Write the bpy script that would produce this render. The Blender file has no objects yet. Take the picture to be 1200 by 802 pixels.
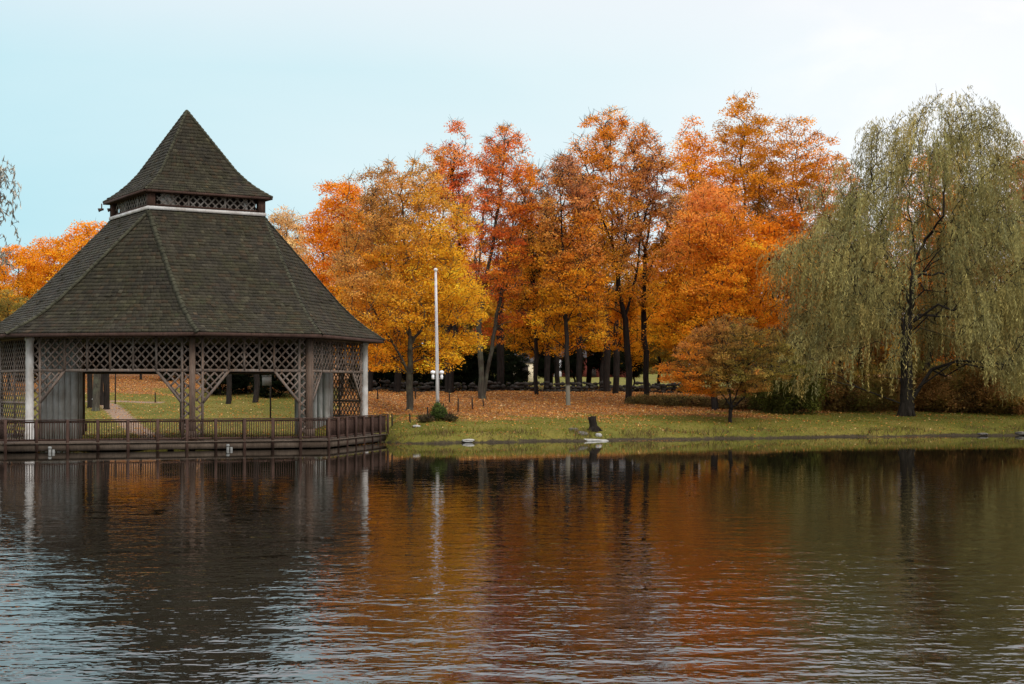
import bpy, math, numpy as np
from math import radians, sin, cos, pi

# ------------------------------------------------------------------ frame
F, HOR, EYE = 1800.0, 452.0, 3.0          # focal length and horizon in photo pixels, eye height in metres
sc = bpy.context.scene
COL = sc.collection


def PX(px, D): return (px - 600.0) / F * D
def PZ(py, D): return EYE + (HOR - py) / F * D


def lin(r, g, b):
    f = lambda c: (c / 255 / 12.92) if c / 255 <= .04045 else ((c / 255 + .055) / 1.055) ** 2.4
    return (f(r), f(g), f(b))


# ------------------------------------------------------------------ helpers
def smooth(a, b, x):
    t = np.clip((x - a) / (b - a), 0, 1)
    return t * t * (3 - 2 * t)


class Noise3:
    """band-limited random waves, returns about -1..1"""
    def __init__(s, rng, wl, n=9):
        d = rng.normal(size=(n, 3)); d /= np.linalg.norm(d, axis=1)[:, None]
        s.k = d * (2 * pi / (wl * rng.uniform(.7, 1.5, (n, 1))))
        s.p = rng.uniform(0, 2 * pi, n); s.n = n
    def __call__(s, P):
        return np.sin(P @ s.k.T + s.p).sum(1) / math.sqrt(s.n) / 1.1


def np_mesh(name, V, Fq, col=None, smooth_sh=False):
    """V (N,3); Fq (M,k) with equal k per call (or list of such arrays); col (N,3) per point"""
    me = bpy.data.meshes.new(name)
    V = np.asarray(V, np.float32)
    if not isinstance(Fq, list): Fq = [Fq]
    Fq = [np.asarray(f, np.int32) for f in Fq if len(f)]
    loops = np.concatenate([f.ravel() for f in Fq])
    sizes = np.concatenate([np.full(len(f), f.shape[1], np.int32) for f in Fq])
    starts = np.concatenate([[0], np.cumsum(sizes)[:-1]]).astype(np.int32)
    me.vertices.add(len(V)); me.vertices.foreach_set('co', V.ravel())
    me.loops.add(len(loops)); me.loops.foreach_set('vertex_index', loops)
    me.polygons.add(len(sizes)); me.polygons.foreach_set('loop_start', starts)
    if col is not None:
        a = me.color_attributes.new('Col', 'FLOAT_COLOR', 'POINT')
        c = np.ones((len(V), 4), np.float32); c[:, :3] = col
        a.data.foreach_set('color', c.ravel())
    me.update(calc_edges=True)
    if smooth_sh: me.polygons.foreach_set('use_smooth', np.ones(len(sizes), bool))
    me.validate()
    return me


def link(name, me, mat, parent=None, loc=(0, 0, 0)):
    o = bpy.data.objects.new(name, me); COL.objects.link(o)
    if mat is not None and not me.materials: me.materials.append(mat)
    o.location = loc
    if parent is not None: o.parent = parent
    return o


def tag(o, label=None, cat=None, group=None, kind=None):
    if label: o['label'] = label
    if cat: o['category'] = cat
    if group: o['group'] = group
    if kind: o['kind'] = kind
    return o


def empty(name, loc, label, cat, group=None, rz=0):
    o = bpy.data.objects.new(name, None); COL.objects.link(o)
    o.empty_display_size = .3
    o.location = loc; o.rotation_euler = (0, 0, rz)
    return tag(o, label, cat, group)


def copy_thing(o, loc, rz=0, scale=(1, 1, 1), label=None, group=None):
    c = o.copy(); COL.objects.link(c)
    c.location = loc; c.rotation_euler = (0, 0, rz); c.scale = scale
    if label: c['label'] = label
    if group: c['group'] = group
    for ch in list(o.children):
        d = ch.copy(); COL.objects.link(d); d.parent = c
        for g in list(ch.children):
            e = g.copy(); COL.objects.link(e); e.parent = d
    return c


class MB:
    """collects boxes, bars, tubes and free polygons into one mesh"""
    def __init__(s): s.v = []; s.f = {}; s.c = []; s.n = 0; s.usecol = False
    def add(s, V, Fs, col=(1, 1, 1)):
        V = np.asarray(V, float)
        for f in Fs: s.f.setdefault(len(f), []).append([i + s.n for i in f])
        s.v.append(V); s.c.append(np.tile(col, (len(V), 1))); s.n += len(V)
    def bar(s, p, q, w, t, up=(0, 0, 1), col=(1, 1, 1)):
        """rectangular bar p->q, width w across, thickness t along 'up'-ish normal"""
        p = np.array(p, float); q = np.array(q, float); d = q - p; L = np.linalg.norm(d)
        if L < 1e-6: return
        d /= L; up = np.array(up, float); x = np.cross(d, up)
        if np.linalg.norm(x) < 1e-5: x = np.cross(d, (1, 0, 0))
        x /= np.linalg.norm(x); y = np.cross(x, d)
        V = []
        for e in (p, q):
            for a, b in ((-1, -1), (1, -1), (1, 1), (-1, 1)): V.append(e + x * a * w / 2 + y * b * t / 2)
        s.add(V, [(3, 2, 1, 0), (4, 5, 6, 7), (0, 1, 5, 4), (1, 2, 6, 5), (2, 3, 7, 6), (3, 0, 4, 7)], col)
    def box(s, a, b, col=(1, 1, 1)):
        x0, y0, z0 = a; x1, y1, z1 = b
        V = [(x0, y0, z0), (x1, y0, z0), (x1, y1, z0), (x0, y1, z0), (x0, y0, z1), (x1, y0, z1), (x1, y1, z1), (x0, y1, z1)]
        s.add(V, [(3, 2, 1, 0), (4, 5, 6, 7), (0, 1, 5, 4), (1, 2, 6, 5), (2, 3, 7, 6), (3, 0, 4, 7)], col)
    def tube(s, pts, radii, k=10, cap=True, col=(1, 1, 1)):
        pts = [np.array(p, float) for p in pts]; V = []
        for i, p in enumerate(pts):
            d = pts[min(i + 1, len(pts) - 1)] - pts[max(i - 1, 0)]; d /= np.linalg.norm(d) + 1e-9
            x = np.cross(d, (0.31, .95, .05)); x /= np.linalg.norm(x) + 1e-9; y = np.cross(d, x)
            for j in range(k):
                a = 2 * pi * j / k; V.append(p + radii[i] * (x * cos(a) + y * sin(a)))
        Fs = []
        for i in range(len(pts) - 1):
            for j in range(k):
                a = i * k + j; b = i * k + (j + 1) % k; Fs.append((a, b, b + k, a + k))
        if cap:
            Fs.append(tuple(range(k))[::-1]); Fs.append(tuple((len(pts) - 1) * k + j for j in range(k)))
        s.add(V, Fs, col)
    def lathe(s, c, prof, k=14, col=(1, 1, 1)):
        s.tube([(c[0], c[1], c[2] + z) for r, z in prof], [max(r, .001) for r, z in prof], k, True, col)
    def mesh(s, name, sm=False, col=False):
        return np_mesh(name, np.concatenate(s.v), [np.array(f) for f in s.f.values()], np.concatenate(s.c) if col else None, sm)
    def build(s, name, mat, parent=None, loc=(0, 0, 0), sm=False, col=False):
        return link(name, s.mesh(name, sm, col), mat, parent, loc)


# ------------------------------------------------------------------ materials
def nt(name):
    m = bpy.data.materials.new(name); m.use_nodes = True
    t = m.node_tree; t.nodes.clear()
    return m, t, t.nodes.new('ShaderNodeOutputMaterial')


def N(t, typ, **kw):
    n = t.nodes.new(typ)
    for k, v in kw.items():
        if hasattr(n, k) and k not in n.inputs: setattr(n, k, v)
        else: n.inputs[k].default_value = v
    return n


def noise(t, vec, scale, detail=4, rough=.55, dist=0):
    n = N(t, 'ShaderNodeTexNoise'); n.inputs['Scale'].default_value = scale; n.inputs['Detail'].default_value = detail
    n.inputs['Roughness'].default_value = rough; n.inputs['Distortion'].default_value = dist
    if vec is not None: t.links.new(vec, n.inputs['Vector'])
    return n.outputs['Fac']


def ramp(t, fac, stops):
    r = N(t, 'ShaderNodeValToRGB'); e = r.color_ramp.elements
    while len(e) < len(stops): e.new(.5)
    for el, (p, c) in zip(e, stops): el.position = p; el.color = (*c, 1) if len(c) == 3 else c
    t.links.new(fac, r.inputs['Fac']); return r.outputs['Color']


def mixc(t, fac, a, b, mode='MIX'):
    m = N(t, 'ShaderNodeMix', data_type='RGBA', blend_type=mode)
    for s, v in ((0, fac), (6, a), (7, b)):
        if isinstance(v, bpy.types.NodeSocket): t.links.new(v, m.inputs[s])
        else: m.inputs[s].default_value = (*v, 1) if isinstance(v, (tuple, list)) and len(v) == 3 else v
    return m.outputs[2]


def math_(t, op, a, b=0.0, c=None, clamp=False):
    m = N(t, 'ShaderNodeMath', operation=op); m.use_clamp = clamp
    for i, v in enumerate((a, b, c)):
        if v is None: continue
        if isinstance(v, bpy.types.NodeSocket): t.links.new(v, m.inputs[i])
        else: m.inputs[i].default_value = v
    return m.outputs[0]


def maprange(t, v, a, b, c=0., d=1.):
    m = N(t, 'ShaderNodeMapRange'); t.links.new(v, m.inputs[0])
    for i, x in enumerate((a, b, c, d)): m.inputs[i + 1].default_value = x
    return m.outputs[0]


def scaled(t, vec, s):
    m = N(t, 'ShaderNodeMapping'); t.links.new(vec, m.inputs['Vector']); m.inputs['Scale'].default_value = s
    return m.outputs['Vector']


def leaf_mat(name, trans=.35, boost=1.0):
    m, t, out = nt(name)
    a = N(t, 'ShaderNodeAttribute', attribute_name='Col')
    d = N(t, 'ShaderNodeBsdfDiffuse'); tr = N(t, 'ShaderNodeBsdfTranslucent'); mx = N(t, 'ShaderNodeMixShader')
    mx.inputs[0].default_value = trans
    t.links.new(a.outputs['Color'], d.inputs['Color']); t.links.new(a.outputs['Color'], tr.inputs['Color'])
    t.links.new(d.outputs[0], mx.inputs[1]); t.links.new(tr.outputs[0], mx.inputs[2]); t.links.new(mx.outputs[0], out.inputs[0])
    return m


def wood_mat(name, c1, c2, scale=(3, 3, .6), rough=.85, bump=.15, spec=.25, streak=None):
    m, t, out = nt(name)
    p = N(t, 'ShaderNodeBsdfPrincipled'); tc = N(t, 'ShaderNodeTexCoord').outputs['Object']
    v = scaled(t, tc, scale)
    n1 = noise(t, v, 6, 6, .65); n2 = noise(t, tc, 1.1, 3)
    c = ramp(t, n1, [(.3, c1), (.7, c2)])
    c = mixc(t, maprange(t, n2, .35, .7), c, mixc(t, 1.0, c, (.55, .5, .45), 'MULTIPLY'))
    if streak:
        s = noise(t, scaled(t, tc, (6, 6, .25)), 3, 4)
        c = mixc(t, maprange(t, s, .5, .72), c, streak)
    t.links.new(c, p.inputs['Base Color']); p.inputs['Roughness'].default_value = rough
    p.inputs['Specular IOR Level'].default_value = spec
    b = N(t, 'ShaderNodeBump'); b.inputs['Strength'].default_value = bump; b.inputs['Distance'].default_value = .02
    t.links.new(n1, b.inputs['Height']); t.links.new(b.outputs[0], p.inputs['Normal'])
    t.links.new(p.outputs[0], out.inputs[0]); return m


def plain_mat(name, c, rough=.5, spec=.3, var=.25, metal=0, scale=4):
    m, t, out = nt(name); p = N(t, 'ShaderNodeBsdfPrincipled'); tc = N(t, 'ShaderNodeTexCoord').outputs['Object']
    n = noise(t, tc, scale, 5, .6)
    cc = ramp(t, n, [(.3, tuple(x * (1 - var) for x in c)), (.7, tuple(min(1, x * (1 + var)) for x in c))])
    t.links.new(cc, p.inputs['Base Color']); p.inputs['Roughness'].default_value = rough; p.inputs['Metallic'].default_value = metal
    p.inputs['Specular IOR Level'].default_value = spec
    t.links.new(p.outputs[0], out.inputs[0]); return m


def bark_mat(name, dark, light, lichen=None, lich_amt=.5, base_pale=None):
    m, t, out = nt(name); p = N(t, 'ShaderNodeBsdfPrincipled'); tc = N(t, 'ShaderNodeTexCoord').outputs['Object']
    n1 = noise(t, scaled(t, tc, (1, 1, .18)), 11, 6, .7); n2 = noise(t, tc, 1.6, 4, .6)
    c = ramp(t, n1, [(.32, dark), (.68, light)])
    if lichen: c = mixc(t, maprange(t, n2, .62 - lich_amt * .25, .75 - lich_amt * .2), c, lichen)
    if base_pale:                                   # a band of pale lichen round the foot of the trunk
        z = N(t, 'ShaderNodeSeparateXYZ'); t.links.new(tc, z.inputs[0])
        zz = math_(t, 'ADD', z.outputs['Z'], math_(t, 'MULTIPLY', n2, .8))
        c = mixc(t, maprange(t, zz, base_pale[1] + .45, base_pale[1] + .25), c, mixc(t, n1, base_pale[0], tuple(x * .6 for x in base_pale[0])))
    t.links.new(c, p.inputs['Base Color']); p.inputs['Roughness'].default_value = .95; p.inputs['Specular IOR Level'].default_value = .1
    b = N(t, 'ShaderNodeBump'); b.inputs['Strength'].default_value = .6; b.inputs['Distance'].default_value = .05
    t.links.new(n1, b.inputs['Height']); t.links.new(b.outputs[0], p.inputs['Normal'])
    t.links.new(p.outputs[0], out.inputs[0]); return m


LEAF = leaf_mat('autumn_leaf', .44)
LEAF_DARK = leaf_mat('evergreen_leaf', .15)
LEAF_WILLOW = leaf_mat('willow_leaf', .3)
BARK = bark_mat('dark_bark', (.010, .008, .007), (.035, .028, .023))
BARK_GREY = bark_mat('grey_bark', (.030, .026, .020), (.085, .075, .058), (.09, .095, .065), .5)
BARK_PALE = bark_mat('dark_bark_pale_foot', (.012, .010, .008), (.040, .032, .026), None, .5, ((.22, .21, .16), 1.5))
BARK_WILLOW = bark_mat('willow_bark', (.010, .008, .006), (.040, .032, .024))

# ------------------------------------------------------------------ terrain
SHX = np.array([-400, -60, -10.2, -9.0, -6.95, -6.5, -4, 0, 4.6, 10, 16, 25, 34, 60, 400], float)
SHD = np.array([76, 73.5, 74.0, 77.5, 85.0, 80.0, 79.5, 81.5, 83.5, 85.5, 88.0, 91.0, 92.5, 96, 100], float)
PRS = np.array([-60, -8, -2, -.3, 0, .35, .9, 1.6, 4, 9, 17, 24, 28, 34, 42, 50, 140, 400, 900], float)
PRZ = np.array([-2, -1.5, -.6, -.12, -.02, .16, .34, .46, .80, 1.10, 1.40, 1.82, 2.1, 2.42, 2.5, 2.75, 4.6, 7, 9], float)
rngT = np.random.default_rng(5)
n_shore, n_small, n_mid = Noise3(rngT, 3.5), Noise3(rngT, 1.3), Noise3(rngT, 7)


def sdist(X, Y):
    X = np.asarray(X, float); Y = np.asarray(Y, float)
    P = np.stack([X, Y, X * 0], -1).reshape(-1, 3)
    ns = (n_shore(P) * .45 + n_small(P) * .2).reshape(X.shape)
    far = Y - np.interp(X, SHX, SHD)
    left = np.interp(Y, [0, 20, 36, 46, 66, 80, 100], [-12, -13, -13.2, -17, -42, -70, -90]) - X
    right = X - 48
    near = 4 - Y
    return np.maximum(np.maximum(far, left), np.maximum(right, near)) + ns


def ground(X, Y):
    X = np.asarray(X, float); Y = np.asarray(Y, float)
    s = sdist(X, Y)
    z = np.interp(s, PRS, PRZ)
    P = np.stack([X, Y, X * 0], -1).reshape(-1, 3)
    z = z + (n_small(P) * .03 + n_mid(P) * .06).reshape(X.shape) * smooth(.3, 6, s)
    # low lawn behind the pavilion, then the wooded rise
    zl = np.interp(Y, [60, 94, 99, 105, 112, 125, 150, 200, 900], [.14, .14, .42, .82, 1.35, 2.3, 4.6, 8, 12])
    zl = np.minimum(zl + (n_mid(P) * .04).reshape(X.shape), z + 40)
    k = smooth(-8.6, -12.5, X + .10 * (Y - 95) * (Y > 95)) * smooth(.5, 2.0, s) * (Y > 68)
    return z * (1 - k) + zl * k


def gz(x, y): return float(ground(np.array([x]), np.array([y]))[0])


def path_mask(X, Y):
    # worn earth path from the back of the pavilion up across the lawn
    pts = [(-19.5, 84), (-21.7, 91), (-24.5, 99), (-27.3, 107), (-29.9, 114), (-32.2, 118), (-27.2, 117.4)]
    best = np.full(X.shape, 99.)
    for (x0, y0), (x1, y1) in zip(pts[:-1], pts[1:]):
        dx, dy = x1 - x0, y1 - y0; L = dx * dx + dy * dy
        u = np.clip(((X - x0) * dx + (Y - y0) * dy) / L, 0, 1)
        best = np.minimum(best, np.hypot(X - x0 - u * dx, Y - y0 - u * dy))
    return 1 - smooth(.4, .95, best)


def litter_mask(X, Y):
    s = sdist(X, Y)
    P = np.stack([X, Y, X * 0], -1).reshape(-1, 3)
    n = (n_mid(P) * .5 + n_shore(P) * .3).reshape(X.shape)
    rightside = smooth(8, 20, X)
    leftside = smooth(-9, -15, X)
    start = 7.5 + rightside * 4 + leftside * 44
    m = smooth(start - 5, start + 9, s + n * 7)
    field = smooth(44, 50, s) * smooth(-16, -6, X) * smooth(40, 20, X)
    return m * (1 - field)


def axis(*seg):
    out = []
    for a, b, st in seg: out.append(np.arange(a, b, st))
    return np.concatenate(out + [[seg[-1][1]]])


gx = axis((-700, -120, 40), (-120, -50, 5), (-50, 50, .55), (50, 120, 5), (120, 700, 40))
gy = axis((-120, -10, 10), (-10, 70, 2), (70, 76, 1), (76, 98, .33), (98, 135, .7), (135, 260, 5), (260, 1500, 60))
GX, GY = np.meshgrid(gx, gy)
GZ = ground(GX, GY)
V = np.stack([GX, GY, GZ], -1).reshape(-1, 3)
nx, ny = len(gx), len(gy)
idx = np.arange(nx * ny).reshape(ny, nx)
Q = np.stack([idx[:-1, :-1], idx[:-1, 1:], idx[1:, 1:], idx[1:, :-1]], -1).reshape(-1, 4)
S_ = sdist(GX, GY)
mask = np.stack([litter_mask(GX, GY), path_mask(GX, GY), smooth(.50, .05, S_)], -1).reshape(-1, 3)

m, t, out = nt('lawn_and_leaves')
p = N(t, 'ShaderNodeBsdfPrincipled'); tc = N(t, 'ShaderNodeTexCoord').outputs['Object']
at = N(t, 'ShaderNodeAttribute', attribute_name='Col'); sp = N(t, 'ShaderNodeSeparateColor'); t.links.new(at.outputs['Color'], sp.inputs[0])
g1 = noise(t, tc, .35, 5, .6); g2 = noise(t, tc, 5, 6, .7); g3 = noise(t, tc, 14, 3, .7)
grass = ramp(t, g1, [(.3, (.095, .095, .016)), (.5, (.145, .125, .022)), (.72, (.20, .150, .036))])
grass = mixc(t, maprange(t, g2, .35, .75), grass, mixc(t, 1.0, grass, (.55, .6, .5), 'MULTIPLY'))
lit = ramp(t, g3, [(.3, (.10, .044, .016)), (.5, (.21, .095, .034)), (.72, (.33, .18, .075))])
lf = math_(t, 'ADD', sp.outputs[0], math_(t, 'MULTIPLY_ADD', noise(t, tc, 1.7, 6, .75), 1.5, -.78), clamp=True)
c = mixc(t, maprange(t, lf, .38, .62), grass, lit)
c = mixc(t, maprange(t, math_(t, 'ADD', sp.outputs[1], math_(t, 'MULTIPLY_ADD', g2, .6, -.3)), .35, .6), c, ramp(t, g3, [(.3, (.16, .105, .07)), (.7, (.27, .19, .13))]))
c = mixc(t, maprange(t, math_(t, 'ADD', sp.outputs[2], math_(t, 'MULTIPLY_ADD', g2, 1.2, -.6)), .35, .7), c, ramp(t, g3, [(.3, (.02, .015, .009)), (.7, (.06, .045, .026))]))
t.links.new(c, p.inputs['Base Color']); p.inputs['Roughness'].default_value = .95; p.inputs['Specular IOR Level'].default_value = .1
b = N(t, 'ShaderNodeBump'); b.inputs['Strength'].default_value = .7; b.inputs['Distance'].default_value = .08
t.links.new(g3, b.inputs['Height']); t.links.new(b.outputs[0], p.inputs['Normal']); t.links.new(p.outputs[0], out.inputs[0])
tag(link('ground', np_mesh('ground', V, Q, mask, True), m), kind='structure')

# ------------------------------------------------------------------ water
m, t, out = nt('pond_water')
geo = N(t, 'ShaderNodeNewGeometry').outputs['Position']
p = N(t, 'ShaderNodeBsdfPrincipled')
p.inputs['Base Color'].default_value = (.006, .005, .003, 1); p.inputs['Roughness'].default_value = .02
p.inputs['IOR'].default_value = 1.33; p.inputs['Specular Tint'].default_value = (.47, .455, .46, 1)     # grey tint weakens the mirroring so the reflected scene comes out darker
sx = N(t, 'ShaderNodeSeparateXYZ'); t.links.new(geo, sx.inputs[0])
rot = N(t, 'ShaderNodeMapping'); t.links.new(geo, rot.inputs['Vector']); rot.inputs['Rotation'].default_value = (0, 0, radians(-7)); rot.inputs['Scale'].default_value = (1.35, 1, 1)
w1 = noise(t, rot.outputs['Vector'], 4.4, 1.5, .5, .5)
rot2 = N(t, 'ShaderNodeMapping'); t.links.new(geo, rot2.inputs['Vector']); rot2.inputs['Rotation'].default_value = (0, 0, radians(14)); rot2.inputs['Scale'].default_value = (1.2, 1, 1)
w2 = noise(t, rot2.outputs['Vector'], 12.0, 1, .5)
w3 = noise(t, geo, .5, 2, .5)
h = math_(t, 'ADD', math_(t, 'MULTIPLY', w1, 1.0), math_(t, 'ADD', math_(t, 'MULTIPLY', w2, .22), math_(t, 'MULTIPLY', w3, .5)))
patch = noise(t, scaled(t, geo, (.5, 1, 1)), .11, 3, .5)
gate = noise(t, scaled(t, geo, (.6, 1, 1)), 1.5, 3, .6)
amp = math_(t, 'MULTIPLY', math_(t, 'MULTIPLY', maprange(t, sx.outputs['Y'], 60, 24, .06, 1.), maprange(t, sx.outputs['Y'], 30, 13, 1., 1.8)), math_(t, 'MULTIPLY', maprange(t, patch, .3, .7, .65, 1.25), maprange(t, gate, .40, .68, .25, 1.7)))
b = N(t, 'ShaderNodeBump'); b.inputs['Strength'].default_value = 1.0; b.inputs['Distance'].default_value = .0058
t.links.new(math_(t, 'MULTIPLY', h, amp), b.inputs['Height']); t.links.new(b.outputs[0], p.inputs['Normal'])
t.links.new(p.outputs[0], out.inputs[0])
wx = axis((-110, 60, 5)); wy = axis((-8, 110, 5)); WX, WY = np.meshgrid(wx, wy)
idx = np.arange(WX.size).reshape(WX.shape)
tag(link('water', np_mesh('water', np.stack([WX, WY, WX * 0], -1).reshape(-1, 3), np.stack([idx[:-1, :-1], idx[:-1, 1:], idx[1:, 1:], idx[1:, :-1]], -1).reshape(-1, 4)), m), kind='structure')


# ------------------------------------------------------------------ foliage
def leaf_quads(C, size, colr, rng, droop=.35, aspect=.62, flat=.5):
    """diamond leaves at centres C; returns verts, quads, colours"""
    n = len(C)
    a = rng.normal(size=(n, 3)); a[:, 2] = a[:, 2] * (1 - flat) - droop; a /= np.linalg.norm(a, axis=1)[:, None]
    q = rng.normal(size=(n, 3)); q[:, 2] *= (1 - flat * .6)
    b = np.cross(a, q); b /= np.linalg.norm(b, axis=1)[:, None] + 1e-9
    a *= size[:, None] * .5; b *= size[:, None] * .5 * aspect
    V = np.stack([C - a, C + b - a * .1, C + a, C - b - a * .1], 1).reshape(-1, 3)
    Qd = np.arange(4 * n).reshape(n, 4)
    return V, Qd, np.repeat(colr, 4, 0)


def tubes(P0, P1, R0, R1, k):
    d = P1 - P0; L = np.linalg.norm(d, axis=1)[:, None] + 1e-9; d = d / L
    ref = np.where(np.abs(d[:, 2:3]) > .9, np.array([[1., 0, 0]]), np.array([[0, 0, 1.]]))
    x = np.cross(d, ref); x /= np.linalg.norm(x, axis=1)[:, None]; y = np.cross(d, x)
    a = np.arange(k) * 2 * pi / k
    ring = x[:, None, :] * np.cos(a)[None, :, None] + y[:, None, :] * np.sin(a)[None, :, None]
    ext = np.minimum(R0, R1)[:, None] * .5 * d
    V = np.concatenate([(P0 - ext)[:, None] + ring * R0[:, None, None], (P1 + ext)[:, None] + ring * R1[:, None, None]], 1)
    n = len(P0); base = (np.arange(n) * 2 * k)[:, None]
    j = np.arange(k); Qs = np.stack([j, (j + 1) % k, (j + 1) % k + k, j + k], -1)
    return V.reshape(-1, 3), (base[:, :, None] + Qs[None]).reshape(-1, 4)


def skeleton(rng, trunks, A, up_pen=1.2, curve=.12):
    """grow branches from trunk polylines to attractors A; returns node positions, parents, order"""
    pos, par, plen = [], [], []
    for tr in trunks:
        prev = -1
        if pos and tr[0][2] > .3:                          # a limb that forks off an earlier stem
            prev = int(np.argmin([np.linalg.norm(np.array(tr[0]) - q) for q in pos]))
        for pnt in tr:
            pos.append(np.array(pnt, float)); par.append(prev)
            plen.append(0 if prev < 0 else plen[prev] + np.linalg.norm(pos[-1] - pos[prev])); prev = len(pos) - 1
    ntrunk = len(pos)
    cap = ntrunk + len(A) * 2
    Pn = np.zeros((cap, 3)); Pn[:ntrunk] = pos
    Ln = np.zeros(cap); Ln[:ntrunk] = plen
    n = ntrunk
    low = np.array([tr[0] for tr in trunks])
    T = np.array(pos)
    dT = np.min(np.linalg.norm(A[:, None] - T[None], axis=2), axis=1)
    order = np.argsort(dT); tips = []
    for i in order:
        p = A[i]; d = p - Pn[:n]; L = np.linalg.norm(d, axis=1)
        upc = d[:, 2] / (L + 1e-6)
        cost = L * (1 + up_pen * np.clip(.25 - upc, 0, 2)) + .22 * Ln[:n]
        cost[:ntrunk][T[:, 2] < T[0, 2] + .05] += 50
        j = int(np.argmin(cost))
        mid = Pn[j] * .5 + p * .5 + rng.normal(size=3) * L[j] * curve * .5; mid[2] += L[j] * curve
        Pn[n] = mid; par.append(j); Ln[n] = Ln[j] + L[j] * .5; n += 1
        Pn[n] = p; par.append(n - 1); Ln[n] = Ln[j] + L[j]; tips.append(n); n += 1
    return Pn[:n], np.array(par), ntrunk, np.array(tips)


def limb_mesh(name, Pn, par, ntrunk, rbase, rtip, rng, tips=None, twigs=0, twig_len=.7, roots=True, gam=.72):
    n = len(Pn); w = np.zeros(n)
    has = np.zeros(n, int)
    for i in range(n):
        if par[i] >= 0: has[par[i]] += 1
    w[has == 0] = 1
    for i in range(n - 1, -1, -1):
        if par[i] >= 0: w[par[i]] += w[i]
    w = np.maximum(w, 1); r = rtip + (rbase - rtip) * ((w - 1) / max(w.max() - 1, 1)) ** gam
    i = np.where(par >= 0)[0]; q = par[i]
    rr0 = np.minimum(r[q], r[i] * 1.35)
    tr = i < ntrunk
    rr0[tr] = r[q][tr]
    Vs, Qs, off = [], [], 0
    for sel, k in ((tr | (r[i] > .07), 9), (~(tr | (r[i] > .07)), 5)):
        if sel.any():
            a, b = tubes(Pn[q[sel]], Pn[i[sel]], rr0[sel], r[i[sel]], k); Vs.append(a); Qs.append(b + off); off += len(a)
    if roots:
        for f in [q_ for q_ in np.where(par < 0)[0] if Pn[q_][2] < .3]:                      # root flare
            base = Pn[f]; R = r[f]
            m = 7; ang = np.arange(m) * 2 * pi / m + rng.uniform(0, 1, m) * .5
            o = np.stack([np.cos(ang), np.sin(ang), ang * 0], 1)
            a, b = tubes(base + o * R * .35 + np.array([0, 0, R * 2.0]), base + o * R * 1.25 + np.array([0, 0, -.12]), np.full(m, R * .5), np.full(m, R * .25), 6)
            Vs.append(a); Qs.append(b + off); off += len(a)
    if twigs and tips is not None:
        P0 = np.repeat(Pn[tips], twigs, 0); d = rng.normal(size=P0.shape); d[:, 2] = np.abs(d[:, 2]) * .8 + .15
        d /= np.linalg.norm(d, axis=1)[:, None]
        P1 = P0 + d * twig_len * rng.uniform(.4, 1.1, (len(P0), 1))
        a, b = tubes(P0, P1, np.full(len(P0), .017), np.full(len(P0), .006), 3); Vs.append(a); Qs.append(b + off); off += len(a)
    return np_mesh(name, np.concatenate(Vs), np.concatenate(Qs), None, True)


def envelope_points(rng, n, z0, z1, cx, hw, hd, lobe=.2, shell=.42, nz=None, thr=-9, yc=0):
    """n points inside a crown whose half width hw(z) and centre cx(z) come from the outline"""
    out = []; zz = np.linspace(z0, z1, 200); wgt = np.maximum(hw(zz), .05) ** 1.5; cdf = np.cumsum(wgt); cdf /= cdf[-1]
    lob = Noise3(rng, 1.0); tries = 0
    while len(out) < n and tries < 60:
        tries += 1
        z = np.interp(rng.uniform(0, 1, n), cdf, zz); a = rng.uniform(0, 2 * pi, n)
        u = rng.uniform(0, 1, n) ** shell
        w = hw(z); k = np.stack([np.cos(a) * .45, np.sin(a) * .45, z * .12], 1)
        s = 1 + lobe * lob(k * 2)
        P = np.stack([cx(z) + w * u * s * np.cos(a), yc + hd(z) * u * s * np.sin(a), z], 1)
        if nz is not None: P = P[nz(P) > thr]
        out.extend(list(P))
    return np.array(out[:n])


def pick_colours(rng, P, stops, z0, z1, cx, hw, spread=.35, jit=.18, nz=None):
    v = (P[:, 2] - z0) / (z1 - z0); u = (P[:, 0] - cx(P[:, 2])) / np.maximum(hw(P[:, 2]), .3)
    n1 = nz(P) if nz else 0
    S = np.array([s[:2] for s in stops], float); C = np.array([s[2] for s in stops], float)
    W = []
    for k in range(len(stops)):
        d2 = (u - S[k, 0]) ** 2 * .5 + ((v - S[k, 1]) * 1.6) ** 2
        W.append(-d2 / spread + rng.normal(size=len(P)) * .55 + (n1 * (1 if k % 2 else -1)) * .8)
    W = np.array(W); W = np.exp(1.6 * (W - W.max(0))); W /= W.sum(0)
    c = W.T @ C
    return c * np.exp(rng.normal(size=(len(P), 1)) * jit)


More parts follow.
